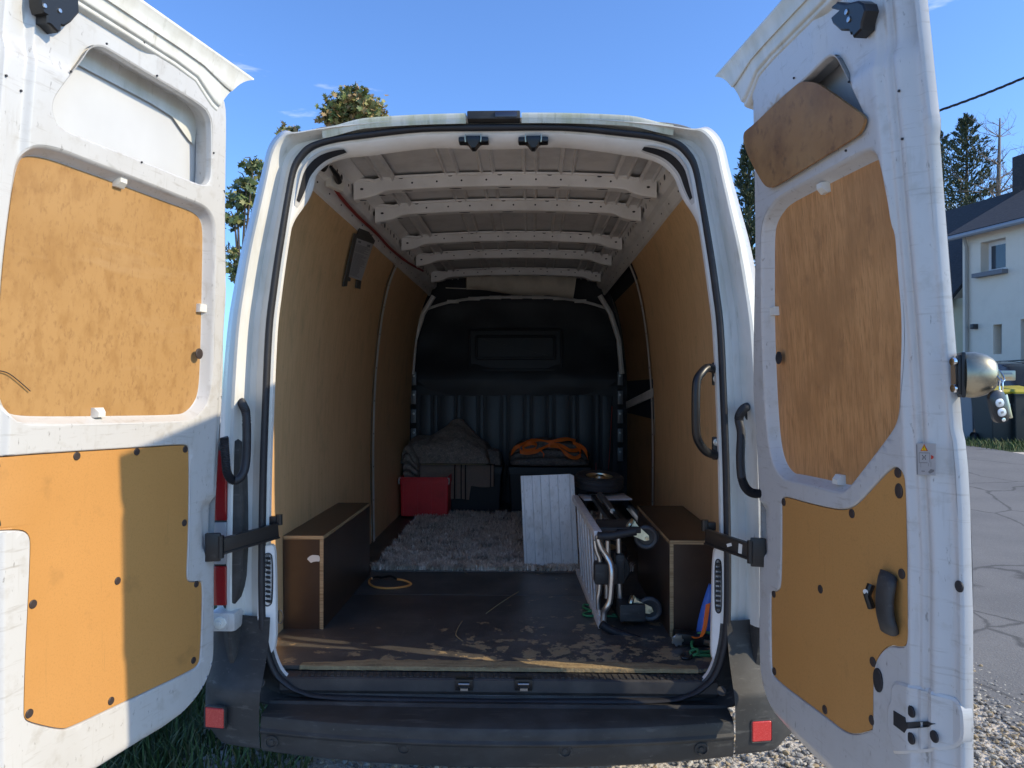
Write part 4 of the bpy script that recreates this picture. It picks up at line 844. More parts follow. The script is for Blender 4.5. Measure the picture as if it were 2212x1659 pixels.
# ---- shag rug
RX0, RX1, RY0, RY1 = -.735, .66, 3.87, 5.62
rug = thing('shag_rug', (-.03, 4.7, FZ), 'grey brown shaggy rug spread over the hold floor', 'rug')
bm = BM(); box(bm, (RX0, RY0, FZ + .002), (RX1, RY1, FZ + .010)); obj('backing', bm, rugbase, rug)
vs, fs, ci = [], [], []
rr = random.Random(3)
for i in range(30000):
    y = RY0 + (RY1 - RY0) * rr.random() ** 1.35; x = RX0 + (RX1 - RX0) * rr.random()
    cl_ = noise.noise((x * 9, y * 9, 0)); a = cl_ * 5 + rr.random() * 2.4; h = .022 + .016 * rr.random() + .008 * cl_; l = .018 + .02 * rr.random()
    d = Vector((math.cos(a), math.sin(a), 0)); sd2 = Vector((-d.y, d.x, 0)) * (.0016 + .001 * rr.random())
    p0 = Vector((x, y, FZ + .006)); p1 = p0 + d * l * .35 + Vector((0, 0, h * .75)); p2 = p0 + d * l + Vector((0, 0, h * (.8 + .35 * rr.random())))
    b = len(vs); vs += [p0 - sd2, p0 + sd2, p1 + sd2, p1 - sd2, p2]; fs += [(b, b + 1, b + 2, b + 3), (b + 3, b + 2, b + 4)]
    k = 0 if rr.random() < .45 + .3 * cl_ else 1 if rr.random() < .7 else 2; ci += [k, k]
me = bpy.data.meshes.new('pile'); me.from_pydata(vs, [], fs)
for m in (M('pile_grey', (.68, .57, .47), .9, spec=.15), M('pile_brown', (.52, .42, .34), .9, spec=.15), M('pile_pale', (.82, .72, .61), .85, spec=.2)): me.materials.append(m)
me.polygons.foreach_set('material_index', ci); pile = link('pile', me, None, rug, 'stuff')
# ---- red stacking crate
c0 = at(862, 1108, 5.46); c1 = at(968, 1108, 5.46); cx = (c0.x + c1.x) / 2 + .004; hw = (c1.x - c0.x) / 2; zt = at(900, 1031, 5.46).z
crate = thing('crate', (cx, 5.6, FZ), 'red plastic stacking crate on the rug edge by the left wall', 'crate')
bm = BM(); R = rounded_rect(1, 1, .12)
def cl2(sx, sy, z): return [Vector((cx + q.x * sx, 5.46 + .14 + q.y * sy, z)) for q in R]
zb = FZ + .012
V = loft(bm, [cl2(hw - .016, .124, zb), cl2(hw - .010, .132, zb + .006), cl2(hw - .004, .136, zt - .05), cl2(hw, .14, zt - .05), cl2(hw, .14, zt - .035), cl2(hw - .003, .137, zt - .034), cl2(hw - .003, .137, zt - .022), cl2(hw, .14, zt - .021), cl2(hw + .001, .141, zt), cl2(hw - .012, .128, zt), cl2(hw - .014, .124, zt - .02), cl2(hw - .022, .116, zb + .01)])
bm.faces.new(V[-1]); bm.faces.new(V[0][::-1]); obj('tub', bm, redpl, crate, 35)
for k in range(4):
    bm = BM(); x = cx - hw * .86 + k * hw * 1.72 / 3; box(bm, (x - .004, 5.4605, zb + .02), (x + .004, 5.468, zt - .05)); obj('side_rib', bm, redpl, crate)
for s in (-1, 1):
    bm = BM(); x = cx + s * (hw + .002); tube(bm, [(x - .012 * s, 5.462, zt - .006), (x, 5.456, zt - .004), (x + .003 * s, 5.454, zt - .03), (x, 5.456, zt - .052)], .004, 6); obj('clip_handle', bm, clipw, crate)
# ---- black totes
def tote(x0, x1, y0, y1, zt, label):
    t = thing('storage_tote', ((x0 + x1) / 2, (y0 + y1) / 2, FZ), label, 'storage box'); R = rounded_rect(1, 1, .1); mx_, my_ = (x0 + x1) / 2, (y0 + y1) / 2; hx, hy = (x1 - x0) / 2, (y1 - y0) / 2
    L_ = lambda k, z: [Vector((mx_ + q.x * (hx - k), my_ + q.y * (hy - k), z)) for q in R]
    bm = BM(); V = loft(bm, [L_(.03, FZ + .011), L_(.012, zt - .06), L_(.006, zt - .058), L_(.006, zt - .03)]); bm.faces.new(V[0][::-1]); obj('tub', bm, blackbox, t)
    bm = BM(); V = loft(bm, [L_(0, zt - .032), L_(0, zt - .008), L_(.01, zt), L_(.05, zt + .002)]); bm.faces.new(V[-1]); bm.faces.new(V[0][::-1]); ld = obj('lid', bm, blackbox, t); return t
a = at(1093, 1050, 5.78).x
tote(-.80, at(1090, 1050, 5.75).x - .012, 5.72, 6.14, .925, 'black storage box under the striped blanket, beside the red crate')
t2x0 = at(1096, 1050, 5.72).x; tote(t2x0, .60, 5.72, 6.14, .925, 'black storage box under the folded blanket with the orange strap')
# ---- folded blankets: a serpentine of cloth, pushed about
def folded(name, x0, x1, y0, y1, z0, layers, lh, m, label, seed, peak=None, sag=.0):
    n = 46; prof = []
    for k in range(layers):                       # front folds look out of the stack
        zc = z0 + lh * (k + .5); r = lh * .46
        fr = [(y0 + .012 * noise.noise((k * 3.1, seed, 0)) * 3 + r - r * math.cos(a), zc - r + (r - r * math.cos(a)) * 0 + r * (1 + math.sin(a))) for a in [-math.pi / 2 + j * math.pi / 6 for j in range(7)]]
        fr = [(y0 + .03 * noise.noise((k * 3.1, seed, 0)) + r - r * math.cos(a), zc + r * math.sin(a)) for a in [-math.pi / 2 + j * math.pi / 6 for j in range(7)]]
        prof += fr
        if k < layers - 1: prof += [(y0 + .045, z0 + lh * (k + 1) - .004), (y0 + .045, z0 + lh * (k + 1) + .004)]
    prof += [((y0 + y1) / 2, z0 + lh * layers + .012), (y1, z0 + lh * layers - .01), (y1, z0)]
    bm = BM(); lp = []
    for i in range(n + 1):
        f = i / n; x = x0 + (x1 - x0) * f; row = []; endr = (1 - (2 * f - 1) ** 8) ** .5 if abs(2 * f - 1) < 1 else 0
        for j, (y, z) in enumerate(prof):
            hh = (z - z0) / (lh * layers); pk = peak(f) if peak else 1
            q = Vector((x + .012 * noise.noise((z * 14, seed, j * .1)), y, z0 + (z - z0) * pk))
            nz_ = Vector((q.x * 7, q.y * 9, q.z * 11 + seed)); w_ = noise.noise(nz_) * .5 + noise.noise(nz_ * 2.3) * .3
            q += Vector((.010 * w_, .020 * w_, .012 * noise.noise(nz_ * 1.4 + Vector((5, 5, 5))) * (hh + .1)))
            if sag: q.z -= sag * sstep(.78, 1, abs(2 * f - 1))
            mid = Vector((q.x, (y0 + y1) / 2, z0 + (lh * layers) * .4)); q = mid.lerp(q, .25 + .75 * endr) if endr < 1 else q
            row.append(q)
        lp.append(row)
    V = loft(bm, lp); 
    for e in (V[0], V[-1]):
        try: bm.faces.new(e)
        except ValueError: pass
    return tag(obj(name, bm, m, None, 70), label, 'blanket')
zl = .955
def heap(x0, x1, y0, y1, z0, hf, m, label, seed, amp=1.0):
    nx, ny = 70, 46; bm = BM(); rows = []
    for j in range(ny + 1):
        g = j / ny; row = []
        for i in range(nx + 1):
            f = i / nx; ex = min(1, f / .10, (1 - f) / .10); ey = min(1, g / .22, (1 - g) / .12); ed = math.sqrt(max(0, 1 - (1 - max(0, ex)) ** 2)) * math.sqrt(max(0, 1 - (1 - max(0, ey)) ** 2))
            p = Vector((x0 + (x1 - x0) * f, y0 + (y1 - y0) * g, 0)); h = hf(f, g)
            q = Vector((p.x * 5, p.y * 5, seed)); w1 = 1 - abs(noise.noise(q + Vector((0, noise.noise(q * .7) * 1.2, 0)))) * 2; w2 = 1 - abs(noise.noise(q * 2.1 + Vector((9, 0, 0)))) * 2
            lay = .5 * abs(((h * ed / .055 + .6 * noise.noise(q * .8)) % 1) - .5)            # stacked folds show as ledges
            z = z0 + h * ed + amp * ed * (.020 * w1 + .012 * w2); y = p.y - amp * .035 * lay * (1 - g) + .012 * noise.noise(q * 1.7) * ed
            row.append(bm.verts.new((p.x + .010 * noise.noise(q * 2.2 + Vector((0, 5, 0))), y, z)))
        rows.append(row)
    for a_, b_ in zip(rows, rows[1:]):
        for k in range(nx): bm.faces.new((a_[k], a_[k + 1], b_[k + 1], b_[k]))
    bot = [bm.verts.new((x, y, z0 - .004)) for x, y in ((x0, y0), (x1, y0), (x1, y1), (x0, y1))]; bm.faces.new(bot)
    return tag(obj('wool_blanket', bm, m, None, 70), label, 'blanket')
heap(at(868, 950, 5.72).x, at(1058, 950, 5.72).x, 5.66, 6.12, zl, lambda f, g: (.17 + .05 * sstep(.25, .45, f) - .11 * sstep(.66, .98, f)) * (.66 + .34 * sstep(0, .6, g)) + .085 * sstep(.2, .7, g) * math.exp(-((f - .60) / .14) ** 2), wool, 'grey wool blanket crumpled in a high heap on cardboard behind the red crate', 2.0)
heap(at(1010, 985, 5.80).x, at(1082, 985, 5.8).x, 5.78, 6.10, .93, lambda f, g: .13 - .05 * f, wool2, 'small dark blanket bundle at the right end of the heap', 7.0)
folded('wool_blanket', -.885, at(905, 985, 5.6).x, 5.60, 6.05, .70, 6, .062, wool, 'crumpled grey blanket end slumped against the left wall behind the crate', 11.0, lambda f: .95 + .12 * math.sin(f * 5), .02)
folded('wool_blanket', at(1098, 1000, 5.72).x, at(1275, 1000, 5.72).x, 5.66, 6.12, .932, 3, .058, wool2, 'dark grey folded blanket under the orange strap', 4.0, lambda f: .82 + .3 * math.sin(math.pi * f), .03)
bm = BM(); lp = []                                        # a corner of that blanket hanging down beside the box
bm = BM(); box(bm, (-.74, 5.66, .945), (at(1050, 1000, 5.7).x, 6.08, .951)); tag(obj('cardboard_sheet', bm, card, None, 0), 'thin cardboard sheet under the heap of grey blankets', 'cardboard')
# ---- striped blanket hanging over the left tote
def strip_extra(m, t, b, tc, last):
    sx = t.nodes.new('ShaderNodeSeparateXYZ'); t.links.new(tc.outputs['Object'], sx.inputs['Vector']); cur = last
    for x0, wd, col in ((-.475, .008, (.05, .02, .015)), (-.461, .005, (.42, .33, .27)), (-.425, .006, (.05, .02, .015)), (-.392, .007, (.05, .02, .015)), (-.382, .004, (.42, .33, .27)), (-.195, .005, (.05, .02, .015)), (-.186, .004, (.42, .33, .27)), (-.165, .009, (.05, .02, .015)), (-.152, .004, (.42, .33, .27))):
        c = t.nodes.new('ShaderNodeMath'); c.operation = 'COMPARE'; c.inputs[1].default_value = x0; c.inputs[2].default_value = wd / 1.4; t.links.new(sx.outputs['X'], c.inputs[0])
        x = t.nodes.new('ShaderNodeMixRGB'); x.inputs['Color2'].default_value = (*col, 1); t.links.new(c.outputs[0], x.inputs['Fac']); t.links.new(cur, x.inputs['Color1']); cur = x.outputs['Color']
    t.links.new(cur, b.inputs['Base Color'])
striped = M('striped_blanket', (.56, .40, .32), .95, 0, [(60, (.46, .32, .255), .45, .7, .7)], [(120, .5, .004)], spec=.1, extra=strip_extra)
bm = BM(); lp = []; xa, xb = -.83, at(1068, 1050, 5.69).x
for i in range(41):
    f = i / 40; x = xa + (xb - xa) * f
    zb_ = at(900, 1080, 5.68).z if f < .72 else at(1000, 1049, 5.68).z
    zb_ -= .012 * math.sin(f * 9) + (.0 if f < .72 else 0)
    row = []
    for j in range(15):
        g = j / 14
        if g < .3: y = 5.95 - (5.95 - 5.69) * g / .3; z = .939
        else: h = (g - .3) / .7; y = 5.688 - .012 * math.sin(f * 13 + h * 2) * h - .008 * math.sin(min(1, h * 5) * math.pi / 2); z = .937 - (.937 - zb_) * h
        row.append(Vector((x, y, z)))
    lp.append(row)
loft(bm, lp, closed=False); r = bmesh.ops.solidify(bm, geom=bm.faces[:], thickness=.006)
tag(obj('striped_blanket', bm, striped, None, 60), 'brown blanket with dark and pale stripes hanging over the black storage box', 'blanket')
# ---- orange ratchet webbing in a tangle on the blanket
def P_(k, pts, Y): return [at(x, y, Y + dy) for (x, y), dy in zip(zz(k, *[(p[0], p[1]) for p in pts]), [p[2] if len(p) > 2 else 0 for p in pts])]
bm = BM(); G = Vector((0, .35, 1))
for pts in ([(1030, 395, 0), (1060, 350, 0), (1110, 320), (1180, 290, .05), (1250, 285, .08), (1320, 300, .05), (1400, 285, .04), (1480, 275, .08), (1540, 290, .1)],
            [(1100, 345), (1105, 375, -.02), (1160, 385, -.03), (1230, 372, -.02), (1275, 350), (1330, 325, .03), (1400, 320, .02), (1450, 340, 0), (1500, 365, -.03), (1560, 355, .02), (1530, 300, .08)],
            [(1340, 330, .0), (1400, 335, -.02), (1440, 370, -.03), (1490, 410, -.04), (1540, 425, -.04), (1580, 400, -.02), (1570, 350, .02), (1520, 310, .06)],
            [(1520, 300, .06), (1580, 330, .03), (1620, 370, 0), (1640, 430, -.03)], [(1250, 350, 0), (1275, 375, -.03), (1290, 412, -.035)],
            [(1130, 330, 0), (1170, 310, .02), (1225, 315, 0), (1220, 350, -.02), (1160, 365, -.03), (1120, 350, -.01), (1150, 325, .02), (1210, 300, .05)]):
    sp = spline([q + Vector((0, 0, .016)) for q in P_('b', pts, 5.62)], 6)
    wv = [(G + Vector((math.sin(i * .35 + len(pts)), math.cos(i * .27), 0)) * .5).normalized() for i in range(len(sp))]
    ribbon(bm, sp, wv, .030, .001)
tag(obj('tie_down_strap', bm, orange, None, 40), 'tangled orange webbing strap on the dark folded blanket', 'strap')
bm = BM(); tube(bm, [at(1287, 1000, 5.67), at(1288, 1030, 5.66)], .003, 5); tube(bm, spline(P_('b', [(1830, 0, .48), (1822, 150, .46), (1812, 350, .44), (1800, 500, .42)], 5.68), 4), .004, 6)
tag(obj('red_cord', bm, redcord, None, 60), 'thin red cord hanging down the dark bulkhead on the right', 'cord')
# ---- hand truck lying on its side: toe plate left, rails, two rubber wheels, castors, looped handles
truck = thing('hand_truck', (.42, 3.5, FZ), 'folding aluminium hand truck lying on its side in the middle of the floor', 'hand truck')
yt = 3.93
tp = [at(*p, yt) for p in zz('b', (1105, 552), (1495, 536), (1530, 1275), (1135, 1255))]
def q4(a, b): return (tp[0] * (1 - a) + tp[1] * a) * (1 - b) + (tp[3] * (1 - a) + tp[2] * a) * b
cuts = [0, .055, .23, .40, .575, .75, .985]
bm = BM()
for a, b in zip(cuts, cuts[1:]):
    v = [q4(a + .006, 0), q4(b - .006, 0), q4(b - .006, 1), q4(a + .006, 1)]
    lp = [[p + Vector((0, .006, 0)) for p in v], [p + Vector((0, .0012, 0)) for p in v], [p.lerp(sum(v, Vector()) / 4, .012) for p in v]]
    V = loft(bm, lp); bm.faces.new(V[-1])
plate = obj('toe_plate', bm, alu, truck, 30)
bm = BM(); v = [q4(0, .0), q4(1, 0), q4(1, 1), q4(0, 1)]; V = loft(bm, [[p + Vector((0, .0045, 0)) for p in v], [p + Vector((0, .009, 0)) for p in v]]); bm.faces.new(V[0]); bm.faces.new(V[-1]); obj('plate_back', bm, MATS['roof_primer_paint'], plate, 0)
bm = BM(); a, b = tp[1], tp[2]; V = loft(bm, [[a + Vector((x, y, z)) for x, y, z in ((0, -.002, 0), (.022, .0, -.012), (.026, .05, -.014), (0, .012, 0))], [b + Vector((x, y, 0)) for x, y in ((0, -.002), (.022, 0), (.026, .05), (0, .012))]]); bm.faces.new(V[0]); bm.faces.new(V[-1]); obj('plate_flange', bm, alu, plate, 0)
TR = [at(*zz('c', (548, 330))[0], 3.92), at(*zz('c', (735, 630))[0], 2.99)]; BR = [at(*zz('c', (575, 930))[0], 3.90), at(*zz('c', (770, 1370))[0], 2.97)]
def rail(A, B, hx, hz, m, nm):
    d = (B - A).normalized(); up = Vector((0, 0, 1)); up = (up - d * up.dot(d)).normalized(); sx = d.cross(up)
    bm = BM(); obox(bm, (A + B) / 2, d, up, sx, (B - A).length / 2, hz, hx, bev=.003); return obj(nm, bm, m, truck, 30)
rail(TR[0], TR[1], .016, .014, alu, 'side_rail'); rail(BR[0], BR[1], .016, .016, alu, 'side_rail')
for f in (.13, .25, .37, .49, .61, .74, .87):
    a = TR[0].lerp(TR[1], f) + Vector((0, 0, -.012)); b = BR[0].lerp(BR[1], f + .02) + Vector((0, 0, .012)); bm = BM(); d = (b - a).normalized(); obox(bm, (a + b) / 2, d, Vector((0, 1, 0)), Vector((1, 0, 0)), (b - a).length / 2, .030, .004, bev=.002); obj('slat', bm, alu, truck, 30)
# second, folded frame behind with the castor plates
off = Vector((.075, .02, -.004)); rail(TR[0] + off + Vector((.02, -.05, .012)), TR[1] + off + Vector((.02, .02, .002)), .012, .012, blackm, 'folding_rail')
off2 = Vector((.15, .0, .0)); rail(TR[0] + off2 + Vector((0, -.2, .006)), TR[1] + off2 + Vector((0, .05, 0)), .014, .010, blackm, 'folding_rail')
rail(BR[0] + Vector((.09, 0, .01)), BR[1] + Vector((.09, .05, .01)), .012, .014, blackm, 'folding_rail')
a = TR[0] + Vector((.10, -.02, .006)); b = TR[0].lerp(TR[1], .5) + Vector((.13, 0, .012)); bm = BM(); tube(bm, [a + Vector((.03, 0, .01)), a.lerp(b, .5) + Vector((.02, 0, .004)), b], [.017, .017, .012], 10); obj('bare_tube', bm, tube_al, truck)
pc = TR[1] + Vector((.10, .16, .004)); bm = BM(); obox(bm, pc, (1, 0, 0), (0, 1, 0), (0, 0, 1), .085, .10, .012, bev=.004); obj('castor_plate', bm, plastic, truck)
pc2 = BR[1] + Vector((.125, .08, .045)); bm = BM(); obox(bm, pc2, (1, 0, 0), (0, 1, 0), (0, 0, 1), .052, .07, .034, bev=.005); obj('castor_plate', bm, plastic, truck)
def wheel(c, axis, R, wdt, hub, nm, tyre, rimm, par):
    ax = Vector(axis).normalized(); u = Vector((0, 0, 1)) if abs(ax.z) < .8 else Vector((1, 0, 0)); a = u.cross(ax).normalized(); b = ax.cross(a)
    pr = spline([(R * hub, -wdt * .38, 0), (R * .82, -wdt * .50, 0), (R * .95, -wdt * .42, 0), (R, -wdt * .2, 0), (R, wdt * .2, 0), (R * .95, wdt * .42, 0), (R * .82, wdt * .5, 0), (R * hub, wdt * .38, 0)], 4); N = 36
    bm = BM(); lp = [[c + (a * math.cos(k * 2 * math.pi / N) + b * math.sin(k * 2 * math.pi / N)) * (p.x - (.004 if (i % 3 == 1 and p.x > R * .93) else 0)) + ax * p.y for k in range(N)] for i, p in enumerate(pr)]
    loft(bm, lp); w_ = obj(nm, bm, tyre, par, 50)
    bm = BM(); lp = [[c + (a * math.cos(k * 2 * math.pi / N) + b * math.sin(k * 2 * math.pi / N)) * r + ax * h for k in range(N)] for r, h in ((R * hub * 1.02, wdt * .38), (R * hub * .96, wdt * .2), (R * .28, wdt * .16), (R * .2, wdt * .42), (R * .1, wdt * .42), (R * .1, -wdt * .42), (R * .2, -wdt * .42), (R * .28, -wdt * .16), (R * hub * .96, -wdt * .2), (R * hub * 1.02, -wdt * .38))]
    loft(bm, lp); obj('rim', bm, rimm, w_); return w_
tyrem = M('grey_tyre', (.028, .028, .030), .7, 0, [(20, (.05, .049, .047), .45, .7, .6)], [(90, .2, .002)])
wc = at(*zz('c', (745, 195))[0], 4.12); wheel(wc, (.05, -.10, 1), .138, .078, .56, 'wheel', tyrem, zinc, truck)
wheel(Vector((wc.x + .02, wc.y, FZ + .06)), (.05, -.06, 1), .138, .078, .56, 'wheel', tyrem, zinc, truck)
bm = BM(); tube(bm, [wc, Vector((wc.x + .02, wc.y, FZ + .06))], .012, 10); obj('axle', bm, steel, truck)
bm = BM(); obox(bm, Vector((wc.x + .02, wc.y - .10, wc.z - .075)), (1, .1, 0), (-.1, 1, 0), (0, 0, 1), .13, .10, .004, bev=.002); obj('wheel_guard', bm, alu, truck)
gtyre = M('grey_castor', (.045, .045, .05), .4)
for pw, yy_, fk in ((zz('c', (1128, 655))[0], 3.09, zz('c', (1000, 560))[0]), (zz('c', (1158, 1240))[0], 3.02, zz('c', (1015, 1190))[0])):
    c = at(*pw, yy_); k = at(*fk, yy_ + .01)
    wheel(c, (.12, 1, .05), .050, .026, .62, 'castor_wheel', gtyre, M('castor_hub', (.03, .03, .032), .5) if 'castor_hub' not in MATS else MATS['castor_hub'], truck)
    d = (c - k).normalized(); up = Vector((0, 1, 0)).cross(d).normalized()
    for sg in (-1, 1):
        bm = BM(); o2 = [k + up * .030, k + up * .030 + d * .012, c + up * .014, c + d * .012, c - up * .014, k - up * .022 + d * .01, k - up * .03]
        V = loft(bm, [[p + Vector((0, sg * .019 - .0012, 0)) for p in o2], [p + Vector((0, sg * .019 + .0012, 0)) for p in o2]]); bm.faces.new(V[0]); bm.faces.new(V[-1]); obj('castor_fork', bm, zinc, truck, 0)
    bm = BM(); disc(bm, c + Vector((0, -.020, 0)), (0, -1, 0), .008, .006, 6); obj('castor_bolt', bm, zinc, truck)
    bm = BM(); disc(bm, k - d * .004, -d, .030, .012, 16); obj('castor_swivel', bm, zinc, truck)
def pt(pts, Y): return spline([at(x, y, Y + dy) for (x, y), dy in zip(zz('c', *[(p[0], p[1]) for p in pts]), [p[2] if len(p) > 2 else 0 for p in pts])], 6)
bm = BM(); tube(bm, pt([(735, 640, 0), (742, 690, 0), (765, 750), (805, 810), (838, 870, -.01), (848, 950, -.02), (842, 1060, -.02), (832, 1170, -.02), (808, 1225, -.02), (785, 1265, -.01), (780, 1370, -.01)], 2.95), .0125, 12); hd = obj('handle_tube', bm, tube_al, truck, 60)
bm = BM(); g = pt([(728, 640), (760, 645), (850, 640), (950, 622), (1046, 605)], 2.95); tube(bm, g, [.0165 + .0012 * (i % 2) for i in range(len(g))], 14); obj('grip', bm, rubber, truck, 50)
bm = BM(); g = pt([(760, 1362), (800, 1390), (870, 1425), (950, 1455), (1082, 1500, -.03)], 2.92); tube(bm, g, [.0165 + .0012 * (i % 2) for i in range(len(g))], 14); obj('grip', bm, rubber, truck, 50)
for pts, yy_, r in (([(710, 680), (722, 760), (748, 830), (752, 890)], 3.02, .010), ([(752, 1020), (745, 1100), (735, 1160), (738, 1240)], 3.02, .010), ([(815, 680), (815, 760), (820, 860)], 3.05, .011), ([(800, 1020), (805, 1090), (806, 1150)], 3.05, .011), ([(903, 660), (905, 720), (906, 780)], 3.08, .012), ([(910, 990), (912, 1070), (916, 1150)], 3.08, .012)):
    bm = BM(); tube(bm, pt(pts, yy_), r, 10); obj('inner_tube', bm, tube_al, truck, 60)
a, b = at(*zz('c', (700, 850))[0], 3.03), at(*zz('c', (885, 1025))[0], 3.03); bm = BM(); box(bm, (a.x, 2.985, b.z), (b.x, 3.06, a.z), bev=.012); obj('slide_bracket', bm, plastic, truck)
a, b = at(*zz('c', (868, 775))[0], 3.10), at(*zz('c', (945, 1015))[0], 3.10); bm = BM(); box(bm, (a.x, 3.05, b.z), (b.x, 3.13, a.z), bev=.012); obj('slide_bracket', bm, plastic, truck)
c = at(*zz('c', (905, 900))[0], 3.14); bm = BM(); disc(bm, c, (0, -1, 0), .045, .03, 20, ry=.062); obj('slide_knob', bm, plastic, truck)
# ---- cords and straps on the floor
def floorpts(k, pts, z=FZ): return [atz(x, y, z + (p[2] if len(p) > 2 else .006)) for (x, y), p in zip(zz(k, *[(p[0], p[1]) for p in pts]), pts)]
bc_ = thing('bungee_cord', (-.35, 3.6, FZ), 'orange bungee cord curled on the black floor beside the left box', 'bungee cord')
bm = BM(); tube(bm, spline(floorpts('d', [(1485, 780, .03), (1462, 795, .012), (1462, 825), (1500, 850), (1570, 862), (1660, 862), (1750, 850), (1795, 835), (1795, 820, .012), (1740, 798, .02), (1685, 790, .03)]), 6), .0055, 8); obj('cord', bm, orange_c, bc_, 60)
bm = BM(); tube(bm, spline(floorpts('d', [(1485, 780, .03), (1520, 770, .02), (1560, 775, .01), (1600, 768, .02), (1640, 765, .03), (1685, 790, .03)]), 5), .006, 8); obj('hook', bm, blackm, bc_, 60)
bm = BM(); tube(bm, spline(floorpts('c', [(720, 1265), (660, 1245, .01), (615, 1225), (625, 1205), (690, 1210), (720, 1225, .012), (720, 1250, .012), (650, 1262), (615, 1280), (640, 1295), (740, 1296), (860, 1300), (960, 1300), (1030, 1285), (950, 1290), (850, 1285)]), 6), .005, 8)
tag(obj('bungee_cord', bm, green, None, 60), 'green bungee cord looped under the lying hand truck', 'bungee cord')
gb = thing('bungee_cord', (.62, 2.7, FZ), 'knotted green bungee cord by the right wheel-arch box', 'bungee cord')
bm = BM(); sp = spline(floorpts('c', [(1680, 1440, .05), (1600, 1430, .05), (1530, 1455, .035), (1502, 1510, .02), (1510, 1560, .012), (1580, 1590), (1690, 1585), (1680, 1615), (1560, 1615), (1495, 1605), (1500, 1580, .014), (1545, 1570, .02), (1550, 1600, .02), (1510, 1620, .014)]), 6); tube(bm, sp, .0055, 8); obj('cord', bm, green, gb, 60)
bm = BM(); tube(bm, spline(floorpts('c', [(1510, 1610), (1480, 1640), (1430, 1640), (1420, 1615, .012), (1450, 1605, .015)]), 5), .006, 8); obj('hook', bm, blackm, gb, 60)
rt = thing('ratchet_strap', (.62, 2.8, FZ), 'black ratchet buckle with orange webbing beside the right box', 'ratchet strap')
c = atz(*zz('c', (1480, 1510))[0], FZ + .02) + Vector((0, .03, 0)); bm = BM(); obox(bm, c + Vector((.02, 0, .004)), (.97, 0, -.1), (0, 1, 0), (.1, 0, .97), .075, .028, .022, bev=.006); obj('ratchet_body', bm, blackm, rt)
cc = c + Vector((-.045, -.029, .008)); bm = BM(); disc(bm, cc, (0, -1, 0), .020, .006, 14); 
for k in range(7): a = k * 2 * math.pi / 7; obox(bm, cc + Vector((math.cos(a) * .019, -.004, math.sin(a) * .019)), (1, 0, 0), (0, 1, 0), (0, 0, 1), .004, .003, .004)
obj('ratchet_gear', bm, steel, rt, 20)
bm = BM(); tube(bm, [c + Vector((.055, -.03, .0)), c + Vector((.085, -.032, -.004))], .011, 10); obj('ratchet_bolt', bm, steel, rt)
bm = BM(); ribbon(bm, spline([c + Vector(q) for q in ((-.005, -.02, .018), (.02, -.028, .014), (.045, -.03, .022), (.06, -.02, .05), (.068, -.015, .09), (.076, -.01, .14))], 6), Vector((.6, -.4, .4)), .020, .0012); obj('webbing', bm, orange, rt, 40)
bm = BM(); b0 = c + Vector((.088, .035, .01)); lp = []
for i in range(10):
    h = i / 9 * .19; rr_ = .040 * (1 - .7 * (h / .19) ** 2); lp.append([b0 + Vector((rr_ * 1.1 * math.cos(a) * (1 + .12 * noise.noise((a * 2, h * 9, 1))) + .02 * h / .24, rr_ * .7 * math.sin(a), h + .006 * math.sin(a * 5))) for a in [k * math.pi / 10 for k in range(20)]])
V = loft(bm, lp); bm.faces.new(V[0][::-1]); bm.faces.new(V[-1]); tag(obj('plastic_bag', bm, bluebag, None, 40), 'bright blue plastic bag tucked behind the right door pillar', 'bag')
# ---- taped delivery note on the left wall
WSP = spline([(a, b, 0) for a, b in WP], 40)
def lw(px, py):                                    # a pixel on the left wall panel
    r = ray(px, py); k = .95
    X = -.86
    for _ in range(12):
        p = CAM + r * ((X - CAM.x) / r.x); q = min(WSP, key=lambda t: abs(t.y - p.z)); X = -(q.x - .004)
    return p
note = thing('taped_note', lw(770, 560), 'delivery note taped to the left plywood wall with grey tape', 'note')
NQ = [lw(*p) for p in zz('4', (828, 1112), (968, 1160), (868, 1462), (760, 1425))]
nn_ = (NQ[1] - NQ[0]).cross(NQ[3] - NQ[0]).normalized(); nn_ = nn_ if nn_.x > 0 else -nn_
def nq(a, b, e=.004): return (NQ[0] * (1 - a) + NQ[1] * a) * (1 - b) + (NQ[3] * (1 - a) + NQ[2] * a) * b + nn_ * e
bm = BM()
def nface(a0, b0, a1, b1, e, mi): f = bm.faces.new([bm.verts.new(nq(*q, e)) for q in ((a0, b0), (a1, b0), (a1, b1), (a0, b1))]); f.material_index = mi
nface(0, 0, 1, 1, .006, 0); y = .06
nface(.12, .04, .28, .09, .0068, 1); nface(.66, .06, .85, .12, .0068, 1); y = .14
while y < .95:
    w_ = .55 + .4 * random.random(); nface(.06, y, .06 + w_ * .9, y + .010, .0068, 1); y += .028 if random.random() < .8 else .06
obj('sheet', bm, [paperm, inkm], note, 0, recalc=False)
for pts in ([(850, 1030), (930, 1062), (980, 1135), (968, 1162), (828, 1112), (838, 1075)], [(812, 1075), (835, 1075), (830, 1112), (760, 1425), (780, 1440), (778, 1465), (755, 1465), (750, 1505), (716, 1508)], [(832, 1455), (868, 1462), (860, 1530), (822, 1520)]):
    bm = BM(); W_ = [lw(*p) for p in zz('4', *pts)]; V = loft(bm, [[p + nn_ * .002 for p in W_], [p + nn_ * .0075 for p in W_]]); bm.faces.new(V[-1]); obj('tape', bm, tapem, note, 0)
